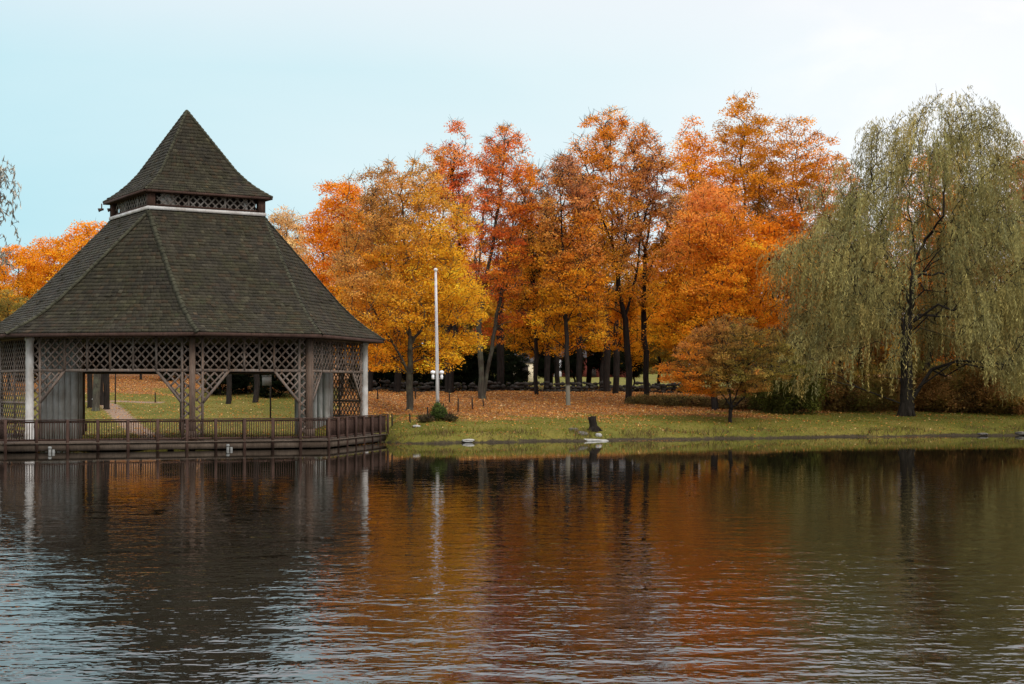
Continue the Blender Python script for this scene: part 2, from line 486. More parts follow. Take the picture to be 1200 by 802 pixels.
def make_tree(name, label, cat, px, D, outline, stops, trunk_r=.25, clumps=500, per=45, leaf=.17, clump_r=.75,
              flatness=.45, path=None, extra_trunks=(), seed=1, depth=1.0, thr=-.9, gap=2.6, twigs=3, twig_len=.8, group=None, bark=None,
              leafmat=None, lobe=.2, shell=.42, base_y=None, crownname='crown', trunkname='trunk', top_frac=.86, rtip=.018, local=None,
              droop=.35, jit=.18, gam=.72, curve=.12, up_pen=1.2):
    rng = np.random.default_rng(seed)
    wid = 1.0
    if local is None:
        wid = 1.09 if cat == 'tree' else 1.0
        X0, Y0 = PX(px, D), D; Z0 = gz(X0, Y0) if base_y is None else PZ(base_y, D)
        o = sorted([(PZ(y, D) - Z0, PX(a, D) - X0, PX(b, D) - X0) for y, a, b in outline])
    else:
        X0, Y0, Z0 = 0, 0, 0; o = sorted(outline)
    oz = np.array([a[0] for a in o]); oc = np.array([(a[1] + a[2]) / 2 for a in o]); ow = np.array([(a[2] - a[1]) / 2 for a in o]) * wid
    cx = lambda z: np.interp(z, oz, oc); hw = lambda z: np.interp(z, oz, ow)
    zs = np.linspace(oz[0], oz[-1], 9)
    hd = lambda z: np.interp(z, oz, ow) * .75 * depth + .25 * depth * ow.max()
    nzg = Noise3(rng, gap)
    A = envelope_points(rng, clumps, oz[0] + .1, oz[-1], cx, lambda z: np.maximum(hw(z) - clump_r * .45, .1), lambda z: np.maximum(np.minimum(hd(z), hw(z) * 1.4 * depth) - clump_r * .4, .1), lobe, shell, nzg, thr)
    if path is None:
        zt = oz[0] + (oz[-1] - oz[0]) * top_frac; kk = 9
        hs = np.linspace(0, zt, kk); wob = rng.normal(size=(kk, 2)) * .012 * zt; wob[:2] *= .2
        tr = [(np.interp(h, [0, oz[0], oz[-1]], [0, oc[0] * .3, oc[-1]]) + wob[i, 0], wob[i, 1], h - (.1 if i == 0 else 0)) for i, h in enumerate(hs)]
        trunks = [tr]
    else:
        trunks = []
        for kt, pth in enumerate([path] + list(extra_trunks)):
            q = []
            for i, (x, y) in enumerate(pth):
                q.append((PX(x, D) - X0, (0 if i < 2 else rng.normal() * .25), PZ(y, D) - Z0 if i or kt else -.1))
            fine = [q[0]]
            for a, b in zip(q[:-1], q[1:]):
                for f in (.34, .67, 1): fine.append(tuple(np.array(a) * (1 - f) + np.array(b) * f + (rng.normal(size=3) * .04 if f < 1 else 0)))
            trunks.append(fine)
    vz = (A[:, 2] - oz[0]) / (oz[-1] - oz[0])                # an open front at the foot of the crown, where the stem shows
    A = A[~((vz < .2) & (np.abs(A[:, 0]) < .09 * oz[-1]) & (A[:, 1] < .3))]
    Pn, par, ntr, tips = skeleton(rng, trunks, A, up_pen, curve)
    root = empty(name, (X0, Y0, Z0), label, cat, group)
    link(trunkname, limb_mesh(trunkname, Pn, par, ntr, trunk_r * .72, rtip, rng, tips, twigs, twig_len, gam=gam), bark or BARK, root)
    # leaves: flattened sprays round every twig end
    ncl = len(tips); cnt = rng.poisson(per * 1.9 * rng.uniform(.45, 1.55, ncl)); leaf = leaf * .76
    ids = np.repeat(np.arange(ncl), cnt); nl = len(ids)
    dirs = rng.normal(size=(nl, 3)); dirs /= np.linalg.norm(dirs, axis=1)[:, None]
    cr = clump_r * rng.uniform(.65, 1.3, ncl)
    rr = cr[ids] * rng.uniform(0, 1, nl) ** .55
    off = dirs * rr[:, None]; off[:, 2] *= flatness
    out_dir = Pn[tips] - np.stack([cx(Pn[tips][:, 2]), 0 * tips, Pn[tips][:, 2]], 1)
    rad = np.linalg.norm(off[:, :2], axis=1)
    off[:, 2] -= .22 * rad ** 2 / np.maximum(cr[ids], .2)
    C = Pn[tips][ids] + off
    cc = pick_colours(rng, Pn[tips], stops, oz[0], oz[-1], cx, hw, nz=Noise3(rng, 3.5), jit=jit)[ids]
    cc = cc * np.exp(rng.normal(size=(nl, 1)) * .12) * (1 + rng.normal(size=(nl, 3)) * .05)
    Vv, Qv, Cv = leaf_quads(C, leaf * rng.uniform(.6, 1.35, nl), np.clip(cc, .002, .9), rng, droop)
    link(crownname, np_mesh(crownname, Vv, Qv, Cv), leafmat or LEAF, root)
    return root


# ------------------------------------------------------------------ trees
ORANGE, DEEP, GOLD, YEL = (.84, .295, .018), (.76, .225, .017), (.80, .37, .022), (.84, .46, .032)
TAN, BROWN, RED, SALMON, OLIVE, PLUM = (.62, .31, .095), (.40, .20, .065), (.66, .135, .04), (.80, .30, .09), (.28, .21, .045), (.38, .17, .11)
GREENY = (.16, .16, .025)

make_tree('maple_tree', 'broad golden maple just behind the flagpole, brown and thinning at its top', 'tree', 480, 97,
          [(186, 455, 490), (200, 428, 515), (230, 405, 540), (270, 400, 552), (320, 388, 555), (370, 388, 553), (400, 398, 550), (420, 414, 540), (434, 425, 530)],
          [(-.6, .85, BROWN), (0, .98, TAN), (.5, .8, GOLD), (.7, .45, YEL), (-.7, .5, TAN), (-.5, .2, ORANGE), (.3, .1, GOLD), (0, .3, GOLD), (.6, .15, YEL)],
          trunk_r=.31, clumps=900, per=62, leaf=.165, clump_r=.85, path=[(480, 483), (480, 440), (481, 395), (478, 345), (474, 290), (472, 240), (470, 210)],
          extra_trunks=[[(480, 440), (466, 412), (448, 385), (430, 350)], [(481, 405), (497, 380), (515, 340), (528, 290)], [(480, 395), (462, 350), (445, 290), (438, 250)]],
          seed=11, bark=BARK_GREY, thr=-1.0, twigs=4, depth=.9)
make_tree('maple_tree', 'rounded deep orange maple between the pavilion roof and the golden maple', 'tree', 398, 118,
          [(210, 392, 412), (222, 376, 428), (250, 360, 440), (290, 348, 446), (340, 350, 450), (390, 360, 455), (425, 378, 440)],
          [(0, .9, ORANGE), (-.5, .5, DEEP), (.5, .5, ORANGE), (0, .1, GOLD)], trunk_r=.27, clumps=520, per=60, leaf=.19, clump_r=.95, seed=12, twigs=2)
make_tree('maple_tree', 'red orange double stemmed maple right of the flagpole', 'tree', 565, 107,
          [(139, 584, 596), (150, 572, 612), (180, 552, 622), (215, 546, 632), (250, 546, 640), (290, 548, 628), (330, 540, 618), (360, 538, 610), (385, 540, 608), (402, 548, 600)],
          [(0, .95, RED), (.4, .8, ORANGE), (-.5, .8, SALMON), (0, .5, RED), (-.6, .3, RED), (.6, .3, RED), (.5, .55, ORANGE), (0, .1, GOLD)],
          trunk_r=.36, clumps=560, per=40, leaf=.165, clump_r=.7, path=[(565, 469), (564, 430), (561, 385), (566, 340), (577, 290), (585, 240), (590, 190), (591, 155)],
          extra_trunks=[[(567, 462), (573, 425), (580, 385), (588, 340), (596, 290), (606, 230)], [(561, 385), (560, 330), (563, 280), (570, 220)]],
          seed=13, thr=-.35, gap=2.2, twigs=5, bark=BARK_GREY, shell=.5)
make_tree('maple_tree', 'sparse pinkish red treetop rising behind the golden maple', 'tree', 528, 116,
          [(138, 530, 542), (155, 514, 551), (180, 503, 553), (215, 498, 556), (250, 506, 556), (300, 512, 556), (360, 515, 556), (420, 520, 550)],
          [(0, 1, SALMON), (0, .7, RED), (-.5, .6, ORANGE), (0, .2, ORANGE)], trunk_r=.24, clumps=330, per=38, leaf=.18, clump_r=.75, seed=14, thr=-.5, twigs=4)
make_tree('maple_tree', 'slender half bare maple with grey upper twigs right of the red maple', 'tree', 629, 114,
          [(190, 622, 636), (215, 606, 648), (260, 598, 656), (310, 594, 660), (350, 592, 664), (390, 594, 664), (412, 602, 656)],
          [(0, .95, PLUM), (0, .7, TAN), (-.5, .4, GOLD), (.5, .4, ORANGE), (0, .1, GOLD), (.6, .15, ORANGE)],
          trunk_r=.22, clumps=480, per=40, leaf=.17, clump_r=.75, path=[(629, 461), (628, 400), (626, 340), (623, 280), (620, 225), (622, 200)], seed=15, thr=-.35, twigs=8, twig_len=1.2)
make_tree('maple_tree', 'tall slim orange maple with pale lichen at the foot of its trunk', 'tree', 666, 104,
          [(172, 655, 668), (195, 640, 686), (230, 632, 696), (270, 628, 704), (320, 630, 708), (360, 626, 714), (392, 630, 710), (412, 644, 696)],
          [(0, .95, PLUM), (-.3, .8, TAN), (.4, .7, SALMON), (0, .5, ORANGE), (-.5, .3, GOLD), (.5, .25, ORANGE), (0, .08, GOLD)],
          trunk_r=.22, clumps=560, per=46, leaf=.165, clump_r=.75, path=[(666, 474), (665, 430), (663, 380), (661, 320), (658, 260), (656, 205)], seed=16, thr=-.45, twigs=6, bark=BARK_PALE, twig_len=1.0)
make_tree('maple_tree', 'tallest dark stemmed maple of the centre with an orange dome and open sky gaps', 'tree', 735, 108,
          [(127, 712, 728), (138, 690, 752), (160, 672, 768), (190, 664, 778), (220, 664, 784), (250, 664, 772), (290, 664, 752), (340, 668, 752), (380, 672, 754), (408, 684, 750)],
          [(0, 1, ORANGE), (-.6, .92, ORANGE), (.6, .92, ORANGE), (0, .85, ORANGE), (0, .7, TAN), (.5, .68, PLUM), (-.5, .6, ORANGE), (0, .4, GOLD), (-.4, .2, GOLD), (.4, .1, ORANGE)],
          trunk_r=.32, clumps=820, per=42, leaf=.165, clump_r=.75, path=[(736, 468), (737, 430), (733, 375), (724, 325), (717, 280), (716, 235), (714, 190), (716, 150)],
          extra_trunks=[[(724, 325), (733, 285), (738, 240), (744, 190)], [(717, 285), (702, 245), (690, 205), (682, 180)], [(733, 370), (746, 320), (752, 270), (764, 225)]],
          seed=17, thr=-.3, gap=2.0, twigs=5, shell=.36)
make_tree('maple_tree', 'second dark maple stem beside the tallest, leaning out to thin dull red twigs', 'tree', 757, 110,
          [(178, 758, 780), (200, 738, 794), (230, 735, 802), (265, 732, 806), (310, 730, 800), (360, 728, 790), (395, 735, 785), (415, 742, 776)],
          [(0, .95, PLUM), (.5, .75, BROWN), (-.4, .7, PLUM), (0, .35, GOLD), (.5, .2, GOLD), (-.4, .15, ORANGE)],
          trunk_r=.29, clumps=330, per=28, leaf=.165, clump_r=.7, path=[(757, 468), (757, 430), (755, 380), (754, 330), (757, 290), (764, 245), (770, 205)],
          extra_trunks=[[(755, 335), (768, 300), (785, 272)], [(757, 300), (748, 260), (745, 225)]], seed=18, thr=.05, gap=2.2, twigs=5)
make_tree('maple_tree', 'dense bright orange maple with a salmon top behind the small reddish tree', 'tree', 838, 103,
          [(203, 832, 846), (222, 812, 862), (255, 790, 880), (300, 776, 896), (345, 768, 904), (380, 764, 908), (404, 772, 900), (424, 800, 880)],
          [(0, .95, SALMON), (-.4, .8, SALMON), (.5, .75, ORANGE), (0, .55, ORANGE), (-.7, .4, ORANGE), (.7, .4, ORANGE), (0, .2, GOLD), (-.6, .1, GOLD), (.3, .35, DEEP)],
          trunk_r=.32, clumps=880, per=62, leaf=.165, clump_r=.85, seed=19, thr=-1.0, twigs=3, depth=.9, path=[(838, 470), (838, 420), (840, 360), (841, 300), (840, 250), (839, 225)],
          extra_trunks=[[(838, 410), (815, 370), (800, 330)], [(839, 400), (862, 360), (880, 320)], [(840, 350), (850, 300), (860, 255)], [(840, 345), (825, 290), (818, 250)]])
make_tree('maple_tree', 'orange treetop standing left of the highest golden crown', 'tree', 815, 124,
          [(137, 806, 818), (155, 795, 830), (185, 786, 845), (225, 782, 852), (280, 782, 855), (340, 785, 855), (400, 792, 850)],
          [(0, .95, ORANGE), (0, .6, ORANGE), (-.4, .4, GOLD), (.4, .3, DEEP)], trunk_r=.27, clumps=430, per=52, leaf=.19, clump_r=.9, seed=20, thr=-.8, twigs=2)
make_tree('maple_tree', 'highest golden orange maple crown in the middle of the wood', 'tree', 874, 126,
          [(106, 862, 876), (122, 848, 896), (150, 838, 905), (185, 830, 915), (230, 826, 925), (290, 828, 930), (350, 835, 925), (410, 845, 915)],
          [(0, .95, (.62, .30, .018)), (-.3, .8, (.74, .29, .016)), (.4, .6, (.68, .28, .016)), (0, .35, OLIVE), (-.4, .4, DEEP), (.4, .2, BROWN)], trunk_r=.32, clumps=640, per=54, leaf=.19, clump_r=.95, seed=21, thr=-.8, twigs=3)
make_tree('maple_tree', 'rusty orange maple against the sky directly left of the willow crown', 'tree', 938, 122,
          [(135, 918, 944), (150, 900, 965), (175, 890, 986), (205, 886, 1000), (250, 884, 1006), (310, 890, 1000), (370, 900, 985), (420, 910, 970)],
          [(0, .95, (.76, .29, .016)), (.5, .75, (.70, .25, .016)), (-.5, .6, (.66, .25, .016)), (0, .45, BROWN), (0, .25, PLUM), (.5, .35, DEEP)], trunk_r=.32, clumps=640, per=50, leaf=.19, clump_r=.95, seed=22, thr=-.7, twigs=4)
make_tree('pale_tree', 'pale tan half bare tree showing over the right slope of the pavilion roof', 'tree', 338, 140,
          [(240, 330, 345), (256, 314, 358), (285, 305, 366), (330, 305, 368), (380, 312, 362), (420, 322, 356)],
          [(0, .9, (.72, .46, .20)), (0, .5, (.66, .38, .14)), (0, .2, GOLD)], trunk_r=.22, clumps=360, per=52, leaf=.2, clump_r=.95, seed=23, thr=-.9, twigs=3, twig_len=1.0)
make_tree('small_tree', 'small low branching tree with red and green leaves alone near the bank', 'tree', 856, 92,
          [(368, 842, 872), (384, 815, 898), (405, 796, 918), (425, 784, 924), (445, 782, 922), (458, 792, 902), (464, 815, 880)],
          [(0, .95, (.38, .17, .04)), (-.5, .7, (.50, .20, .05)), (.5, .75, (.25, .16, .035)), (0, .45, (.20, .16, .035)), (-.8, .25, DEEP), (.4, .15, (.52, .20, .045)), (-.2, .6, (.32, .14, .035)), (0, .2, (.11, .125, .025)), (.7, .4, (.20, .17, .035)), (.2, .6, (.17, .14, .03))],
          trunk_r=.16, clumps=560, per=52, leaf=.13, clump_r=.5, path=[(856, 494), (856, 482), (857, 474)],
          extra_trunks=[[(857, 476), (846, 462), (826, 444), (808, 430)], [(857, 474), (853, 450), (848, 415), (845, 390)], [(857, 474), (868, 452), (876, 420), (882, 398)], [(857, 477), (872, 466), (893, 452)]],
          seed=24, thr=-.6, gap=1.4, twigs=5, twig_len=.5, shell=.5, rtip=.012)

# the far right beyond the willow
make_tree('maple_tree', 'brown and rust tree half hidden by the right side of the willow', 'tree', 1160, 112,
          [(185, 1150, 1180), (220, 1120, 1210), (280, 1105, 1230), (340, 1100, 1240), (400, 1105, 1240), (450, 1115, 1230)],
          [(0, .9, OLIVE), (0, .5, BROWN), (-.5, .3, DEEP), (.5, .3, BROWN)], trunk_r=.3, clumps=420, per=34, leaf=.18, clump_r=.9, seed=25, thr=-.5, twigs=6,
          path=[(1160, 478), (1160, 420), (1163, 350), (1160, 280), (1165, 220)])
make_tree('maple_tree', 'red orange treetop showing at the right edge above the willow', 'tree', 1212, 124,
          [(158, 1200, 1220), (180, 1184, 1240), (220, 1178, 1250), (300, 1180, 1260), (380, 1185, 1260), (430, 1195, 1250)],
          [(0, .9, RED), (0, .5, DEEP), (0, .2, BROWN)], trunk_r=.3, clumps=420, per=44, leaf=.19, clump_r=.9, seed=26, thr=-.7, twigs=3)
make_tree('maple_tree', 'orange maple glimpsed through the hanging willow twigs', 'tree', 1085, 116,
          [(165, 1075, 1105), (200, 1060, 1120), (260, 1040, 1130), (340, 1035, 1135), (420, 1045, 1125)],
          [(0, .9, ORANGE), (0, .5, DEEP), (-.5, .3, GOLD), (.5, .3, BROWN)], trunk_r=.3, clumps=380, per=46, leaf=.19, clump_r=.9, seed=27, thr=-.5, twigs=3)

# second row of the wood: five crowns built once, then copied
def variant(seed, H, W, stops, label, name='woodland_tree', clumps=330, leaf=.24, bark=None, lm=None, loc=(0, 0, 0), low=.2, thr=-.9, crown_r=1.15, per=56):
    o = [(H * low, -W * .55, W * .5), (H * (low + .13), -W * .9, W * .92), (H * .5, -W, W), (H * .72, -W * .85, W * .8), (H * .9, -W * .5, W * .45), (H, -W * .12, W * .15)]
    return make_tree(name, label, 'tree', 0, 0, o, stops, trunk_r=.27, clumps=clumps, per=per, leaf=leaf, clump_r=crown_r, seed=seed, twigs=2, local=True, leafmat=lm, bark=bark, thr=thr)


V1 = variant(31, 15, 4.2, [(0, .9, ORANGE), (0, .5, GOLD), (0, .2, GOLD)], 'golden orange woodland maple behind the front row of trees')
V2 = variant(32, 15, 4.0, [(0, .9, GOLD), (.3, .5, YEL), (0, .2, OLIVE)], 'yellow gold woodland maple behind the front row of trees')
V3 = variant(33, 15, 4.4, [(0, .9, DEEP), (0, .5, ORANGE), (0, .2, BROWN)], 'deep orange woodland maple behind the front row of trees')
V4 = variant(34, 15, 4.2, [(0, .9, OLIVE), (0, .5, (.20, .15, .04)), (0, .2, BROWN)], 'olive brown woodland tree behind the willow', thr=-.5)
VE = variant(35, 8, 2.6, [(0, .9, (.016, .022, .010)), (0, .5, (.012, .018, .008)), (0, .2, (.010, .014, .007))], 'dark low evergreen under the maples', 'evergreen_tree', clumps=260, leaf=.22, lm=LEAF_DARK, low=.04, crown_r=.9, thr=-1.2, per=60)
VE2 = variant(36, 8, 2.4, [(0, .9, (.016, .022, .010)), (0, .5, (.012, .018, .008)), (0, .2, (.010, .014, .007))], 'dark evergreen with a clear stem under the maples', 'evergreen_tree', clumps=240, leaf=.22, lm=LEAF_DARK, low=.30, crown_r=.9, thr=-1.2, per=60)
used = set()
rngW = np.random.default_rng(77)


def put(Vt, px, D, top_y, H, label, group, wide=1.0):
    x = PX(px, D); z = gz(x, D); h = (PZ(top_y, D) - z) / H
    s = (max(h, .35) * wide ** .5 * wide ** .5 if False else h * wide, h * wide, h)
    rz = rngW.uniform(0, 6.28)
    if Vt.name not in used:
        used.add(Vt.name); Vt.location = (x, D, z - .1); Vt.rotation_euler = (0, 0, rz); Vt.scale = s; Vt['label'] = label; Vt['group'] = group; return Vt
    return copy_thing(Vt, (x, D, z - .1), rz, s, label, group)


G = 'woodland maples standing behind the front row'
for px, D, ty, v, lab, wd in (
        (436, 128, 235, V1, 'golden orange maple filling in behind the left side of the golden maple', 1.1),
        (505, 132, 262, V2, 'yellow gold woodland maple behind the flagpole top', 1.2),
        (548, 126, 290, V2, 'yellow gold woodland maple behind the red double stemmed maple', 1.1),
        (598, 134, 262, V2, 'yellow gold woodland maple right behind the half bare maple', 1.1),
        (645, 128, 246, V1, 'golden orange woodland maple between the slender and the slim maples', 1.1),
        (690, 132, 236, V2, 'yellow gold woodland maple left of the tallest dark stem', 1.1),
        (722, 126, 330, V1, 'golden orange woodland maple low behind the tallest dark stem', 1.2),
        (772, 133, 322, V2, 'yellow gold woodland maple low between the dark stems and the bright orange maple', 1.1),
        (800, 138, 240, V3, 'deep orange woodland maple peering left of the bright orange maple', 1.1),
        (905, 118, 225, V3, 'deep orange woodland maple in the shade right of the bright orange maple', 1.0),
        (985, 130, 250, V3, 'deep orange woodland maple behind the left side of the willow', 1.1)):
    put(v, px, D, ty, 15, lab, G, wd)
G = 'wooded rise behind the pavilion'
for px, D, ty, v, lab, wd in (
        (106, 150, 246, V1, 'golden orange treetop rising nearest the left slope of the pavilion roof', 1.0),
        (64, 156, 266, V1, 'golden orange treetop second from the left edge of the wood', 1.0),
        (22, 150, 276, V1, 'golden orange treetop at the far left edge of the wood', 1.0),
        (-22, 158, 285, V1, 'golden orange treetop cut by the left edge', 1.0),
        (150, 158, 272, V1, 'golden orange treetop just behind the left slope of the roof', 1.0),
        (10, 128, 335, V4, 'olive leafed lower tree at the far left edge', 1.1),
        (48, 126, 338, V4, 'olive leafed lower tree beside the left slope of the roof', 1.1),
        (95, 140, 330, V2, 'yellow leafed tree seen low through the pavilion on the left', 1.0),
        (165, 138, 330, V1, 'orange leafed tree seen through the left opening of the pavilion', 1.0),
        (215, 142, 320, V3, 'deep orange tree hidden behind the front post of the pavilion', 1.0),
        (270, 136, 330, V3, 'deep orange tree seen through the right opening of the pavilion', 1.0),
        (320, 132, 325, V1, 'orange leafed tree seen through the right end of the pavilion', 1.0),
        (372, 136, 300, V3, 'deep orange woodland tree by the right eave of the pavilion', 1.0)):
    put(v, px, D, ty, 15, lab, G, wd)
G = 'olive trees behind the willow'
for px, D, ty, v, lab, wd in (
        (955, 118, 330, V4, 'olive brown tree low behind the left skirt of the willow', 1.2),
        (1010, 122, 250, V4, 'olive brown tree behind the left half of the willow', 1.2),
        (1125, 120, 215, V4, 'olive brown tree behind the right half of the willow', 1.2),
        (1175, 108, 330, V4, 'olive brown tree low beside the right edge of the wood', 1.2),
        (1225, 112, 260, V4, 'olive brown tree cut by the right edge', 1.2)):
    put(v, px, D, ty, 15, lab, G, wd)
G = 'dark evergreens under the maples'
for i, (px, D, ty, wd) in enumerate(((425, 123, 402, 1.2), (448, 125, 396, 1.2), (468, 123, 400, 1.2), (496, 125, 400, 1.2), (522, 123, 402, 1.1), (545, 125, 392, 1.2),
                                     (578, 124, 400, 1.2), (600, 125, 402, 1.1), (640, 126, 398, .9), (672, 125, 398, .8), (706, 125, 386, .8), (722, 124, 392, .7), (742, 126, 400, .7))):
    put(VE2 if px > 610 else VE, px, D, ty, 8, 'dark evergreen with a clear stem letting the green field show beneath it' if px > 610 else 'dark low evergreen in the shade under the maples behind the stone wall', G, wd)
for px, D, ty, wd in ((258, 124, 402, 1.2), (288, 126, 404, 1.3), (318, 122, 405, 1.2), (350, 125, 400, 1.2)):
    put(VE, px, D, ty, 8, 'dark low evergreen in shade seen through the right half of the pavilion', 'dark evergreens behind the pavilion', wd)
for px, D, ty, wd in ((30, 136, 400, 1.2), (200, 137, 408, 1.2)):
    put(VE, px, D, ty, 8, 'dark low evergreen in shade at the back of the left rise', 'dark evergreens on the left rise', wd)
for i, (px, ty) in enumerate(((738, 424), (765, 428), (792, 422), (820, 426), (850, 420), (700, 424), (665, 420))):
    put((V1, V4, V3)[i % 3], px, 235 + 6 * (i % 2), ty, 15, 'small distant tree in the row at the far edge of the green field', 'distant trees beyond the field', 1.6)

# far wood closing the view beyond field and thicket: one mass
rng = np.random.default_rng(60); n = 130000
X = rng.uniform(-190, 190, n); Yf = 262 + rng.uniform(0, 26, n) + .0004 * X ** 2
top = 11 + 3 * Noise3(rng, 16)(np.stack([X, Yf * .4, X * 0], 1)) + 1.5 * Noise3(rng, 5)(np.stack([X, Yf * .4, X * 0], 1))
Zf = ground(X, Yf) + rng.uniform(0, 1, n) ** 1.25 * top
kn = Noise3(rng, 14)(np.stack([X, Yf, X * 0], 1)) + rng.normal(size=n) * .3
cf = np.where(kn[:, None] > .4, [[.42, .16, .02]], np.where(kn[:, None] > -.4, [[.26, .16, .03]], [[.13, .12, .03]])) * np.exp(rng.normal(size=(n, 1)) * .2)
Vf, Qf, Cf = leaf_quads(np.stack([X, Yf, Zf], 1), rng.uniform(.7, 1.5, n), cf, rng)
tag(link('distant_woods', np_mesh('distant_woods', Vf, Qf, Cf), LEAF), kind='stuff')

# bare dark trunks of the shaded wood
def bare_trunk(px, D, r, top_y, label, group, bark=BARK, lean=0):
    x = PX(px, D); z = gz(x, D); top = PZ(top_y, D) - z
    rng = np.random.default_rng(int(px * 7 + D)); hs = np.linspace(-.15, top, 7)
    Pn = np.array([(lean * h + rng.normal() * .05, rng.normal() * .05, h) for h in hs])
    br = []; par = [-1, 0, 1, 2, 3, 4, 5]
    for k in range(9):
        a = rng.uniform(0, 6.28); j = int(rng.integers(3, 7)); L = rng.uniform(.8, 2.2)
        br.append(Pn[j] + np.array([cos(a) * L, sin(a) * L, L * .5])); par.append(j)
    Pn = np.concatenate([Pn, np.array(br)])
    root = empty('bare_tree', (x, D, z), label, 'tree', group)
    link('trunk', limb_mesh('trunk', Pn, np.array(par), 7, r, .03, rng, np.arange(7, len(Pn)), 5, 1.0), bark, root)
    return root


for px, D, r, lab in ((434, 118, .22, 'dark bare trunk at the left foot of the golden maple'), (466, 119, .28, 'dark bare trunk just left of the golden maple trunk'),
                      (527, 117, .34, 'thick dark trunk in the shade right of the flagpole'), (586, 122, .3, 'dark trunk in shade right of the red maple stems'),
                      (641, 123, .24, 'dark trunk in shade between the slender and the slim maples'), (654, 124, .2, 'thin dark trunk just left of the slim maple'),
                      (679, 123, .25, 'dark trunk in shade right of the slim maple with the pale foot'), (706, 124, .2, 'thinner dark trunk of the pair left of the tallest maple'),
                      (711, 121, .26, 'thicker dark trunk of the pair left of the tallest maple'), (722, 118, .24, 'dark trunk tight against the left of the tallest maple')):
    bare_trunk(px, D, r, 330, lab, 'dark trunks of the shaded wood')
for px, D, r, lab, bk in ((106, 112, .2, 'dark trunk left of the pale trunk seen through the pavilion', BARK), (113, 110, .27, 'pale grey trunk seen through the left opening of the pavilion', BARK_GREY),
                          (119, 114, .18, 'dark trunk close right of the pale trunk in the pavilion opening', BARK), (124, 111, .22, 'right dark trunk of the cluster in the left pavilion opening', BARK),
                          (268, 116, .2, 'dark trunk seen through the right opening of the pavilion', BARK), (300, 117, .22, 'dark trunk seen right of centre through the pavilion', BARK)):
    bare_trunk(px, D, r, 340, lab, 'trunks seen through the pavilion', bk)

# shrubs
def shrub(px, D, w, h, stops, label, seed, clumps=120, per=40, leaf=.12, cr=.32, name='shrub', thr=-1.2, group=None):
    o = [(.05, -w * .7, w * .7), (h * .35, -w, w), (h * .75, -w * .75, w * .7), (h, -w * .2, w * .2)]
    r = make_tree(name, label, 'shrub', 0, 0, o, stops, trunk_r=.05, clumps=clumps, per=per, leaf=leaf, clump_r=cr, seed=seed, local=True, thr=thr, twigs=3, twig_len=.35,
                  crownname='foliage', trunkname='stems', path=None, shell=.5, rtip=.008, group=group, gap=1.2, flatness=.8)
    x = PX(px, D); r.location = (x, D, gz(x, D)); return r


shrub(514, 86.5, .52, 1.0, [(0, .8, (.11, .15, .035)), (0, .3, (.07, .10, .025))], 'round green bush at the foot of the flagpole', 41, 110, 46, .085, .2)
r = shrub(499, 86.2, .7, .28, [(0, .8, (.12, .085, .04)), (0, .3, (.06, .05, .02))], 'low dry brown weeds left of the green bush', 42, 60, 26, .085, .22)
shrub(527, 86.3, .55, .32, [(0, .8, (.10, .08, .035)), (0, .3, (.06, .05, .02))], 'low dry weeds right of the green bush', 43, 50, 26, .085, .22)
bsh = [(0, .9, OLIVE), (0, .5, BROWN), (.4, .3, (.09, .065, .025)), (-.4, .4, (.14, .13, .03))]
yg = [(0, .9, (.21, .20, .03)), (0, .4, (.13, .14, .025)), (0, .1, (.07, .07, .02))]
shrub(930, 100, 2.3, 4.4, yg, 'tall yellow green bush between the small tree and the willow', 44, 220, 40, .17, .6)
shrub(905, 103, 1.8, 3.0, yg, 'lower yellow green bush behind the small tree', 45, 150, 40, .17, .55)
SB1 = shrub(960, 104, 2.6, 3.0, bsh, 'olive thicket bush left under the willow', 46, 200, 44, .16, .6)
SB2 = shrub(1095, 104, 2.4, 2.6, [(0, .8, (.20, .10, .025)), (0, .4, BROWN), (.4, .3, OLIVE)], 'rusty thicket bush right of the willow trunk', 47, 200, 44, .16, .6)
G = 'thicket bushes along the back of the willow bank'
SB1['group'] = G; SB2['group'] = G
for i, (px, D, b, s, lab) in enumerate(((985, 105, SB2, 1.0, 'rusty thicket bush left of the willow trunk'), (1012, 104, SB1, 1.0, 'olive thicket bush close left of the willow trunk'), (1040, 106, SB2, .9, 'rusty thicket bush directly behind the willow trunk'),
                                      (1072, 106, SB1, 1.1, 'olive thicket bush just right behind the willow trunk'), (1122, 104, SB1, 1.05, 'olive thicket bush in the middle of the right bank'), (1148, 103, SB2, 1.15, 'rusty thicket bush by the right woodland trunk'),
                                      (1172, 104, SB1, 1.2, 'olive thicket bush near the right edge'), (1196, 103, SB2, 1.1, 'rusty thicket bush at the right edge'), (1222, 104, SB1, 1.2, 'olive thicket bush cut by the right edge'))):
    x = PX(px, D); copy_thing(b, (x, D, gz(x, D)), i * 1.3, (s, s, s), lab, G)
low = [(0, .8, (.26, .20, .055)), (0, .3, (.14, .11, .04)), (.4, .5, (.26, .15, .06))]
SL = shrub(752, 107, 1.2, .6, low, 'dry low bramble by the foot of the dark stems', 48, 90, 34, .11, .34)
G = 'low brambles in front of the stone wall'; SL['group'] = G
for i, (px, D, s, lab) in enumerate(((772, 107, 1.0, 'dry low bramble right of the dark stems'), (790, 106, 1.15, 'dry low bramble between the stems and the orange maple'), (812, 106, 1.1, 'dry low bramble left of the small tree'), (833, 106, 1.0, 'dry low bramble behind the small tree on its left'), (868, 105, 1.3, 'dry low bramble right behind the small tree'), (892, 104, 1.4, 'dry low bramble right of the small tree'))):
    x = PX(px, D); copy_thing(SL, (x, D, gz(x, D)), i * 1.7, (s * 1.2, s, s), lab, G)

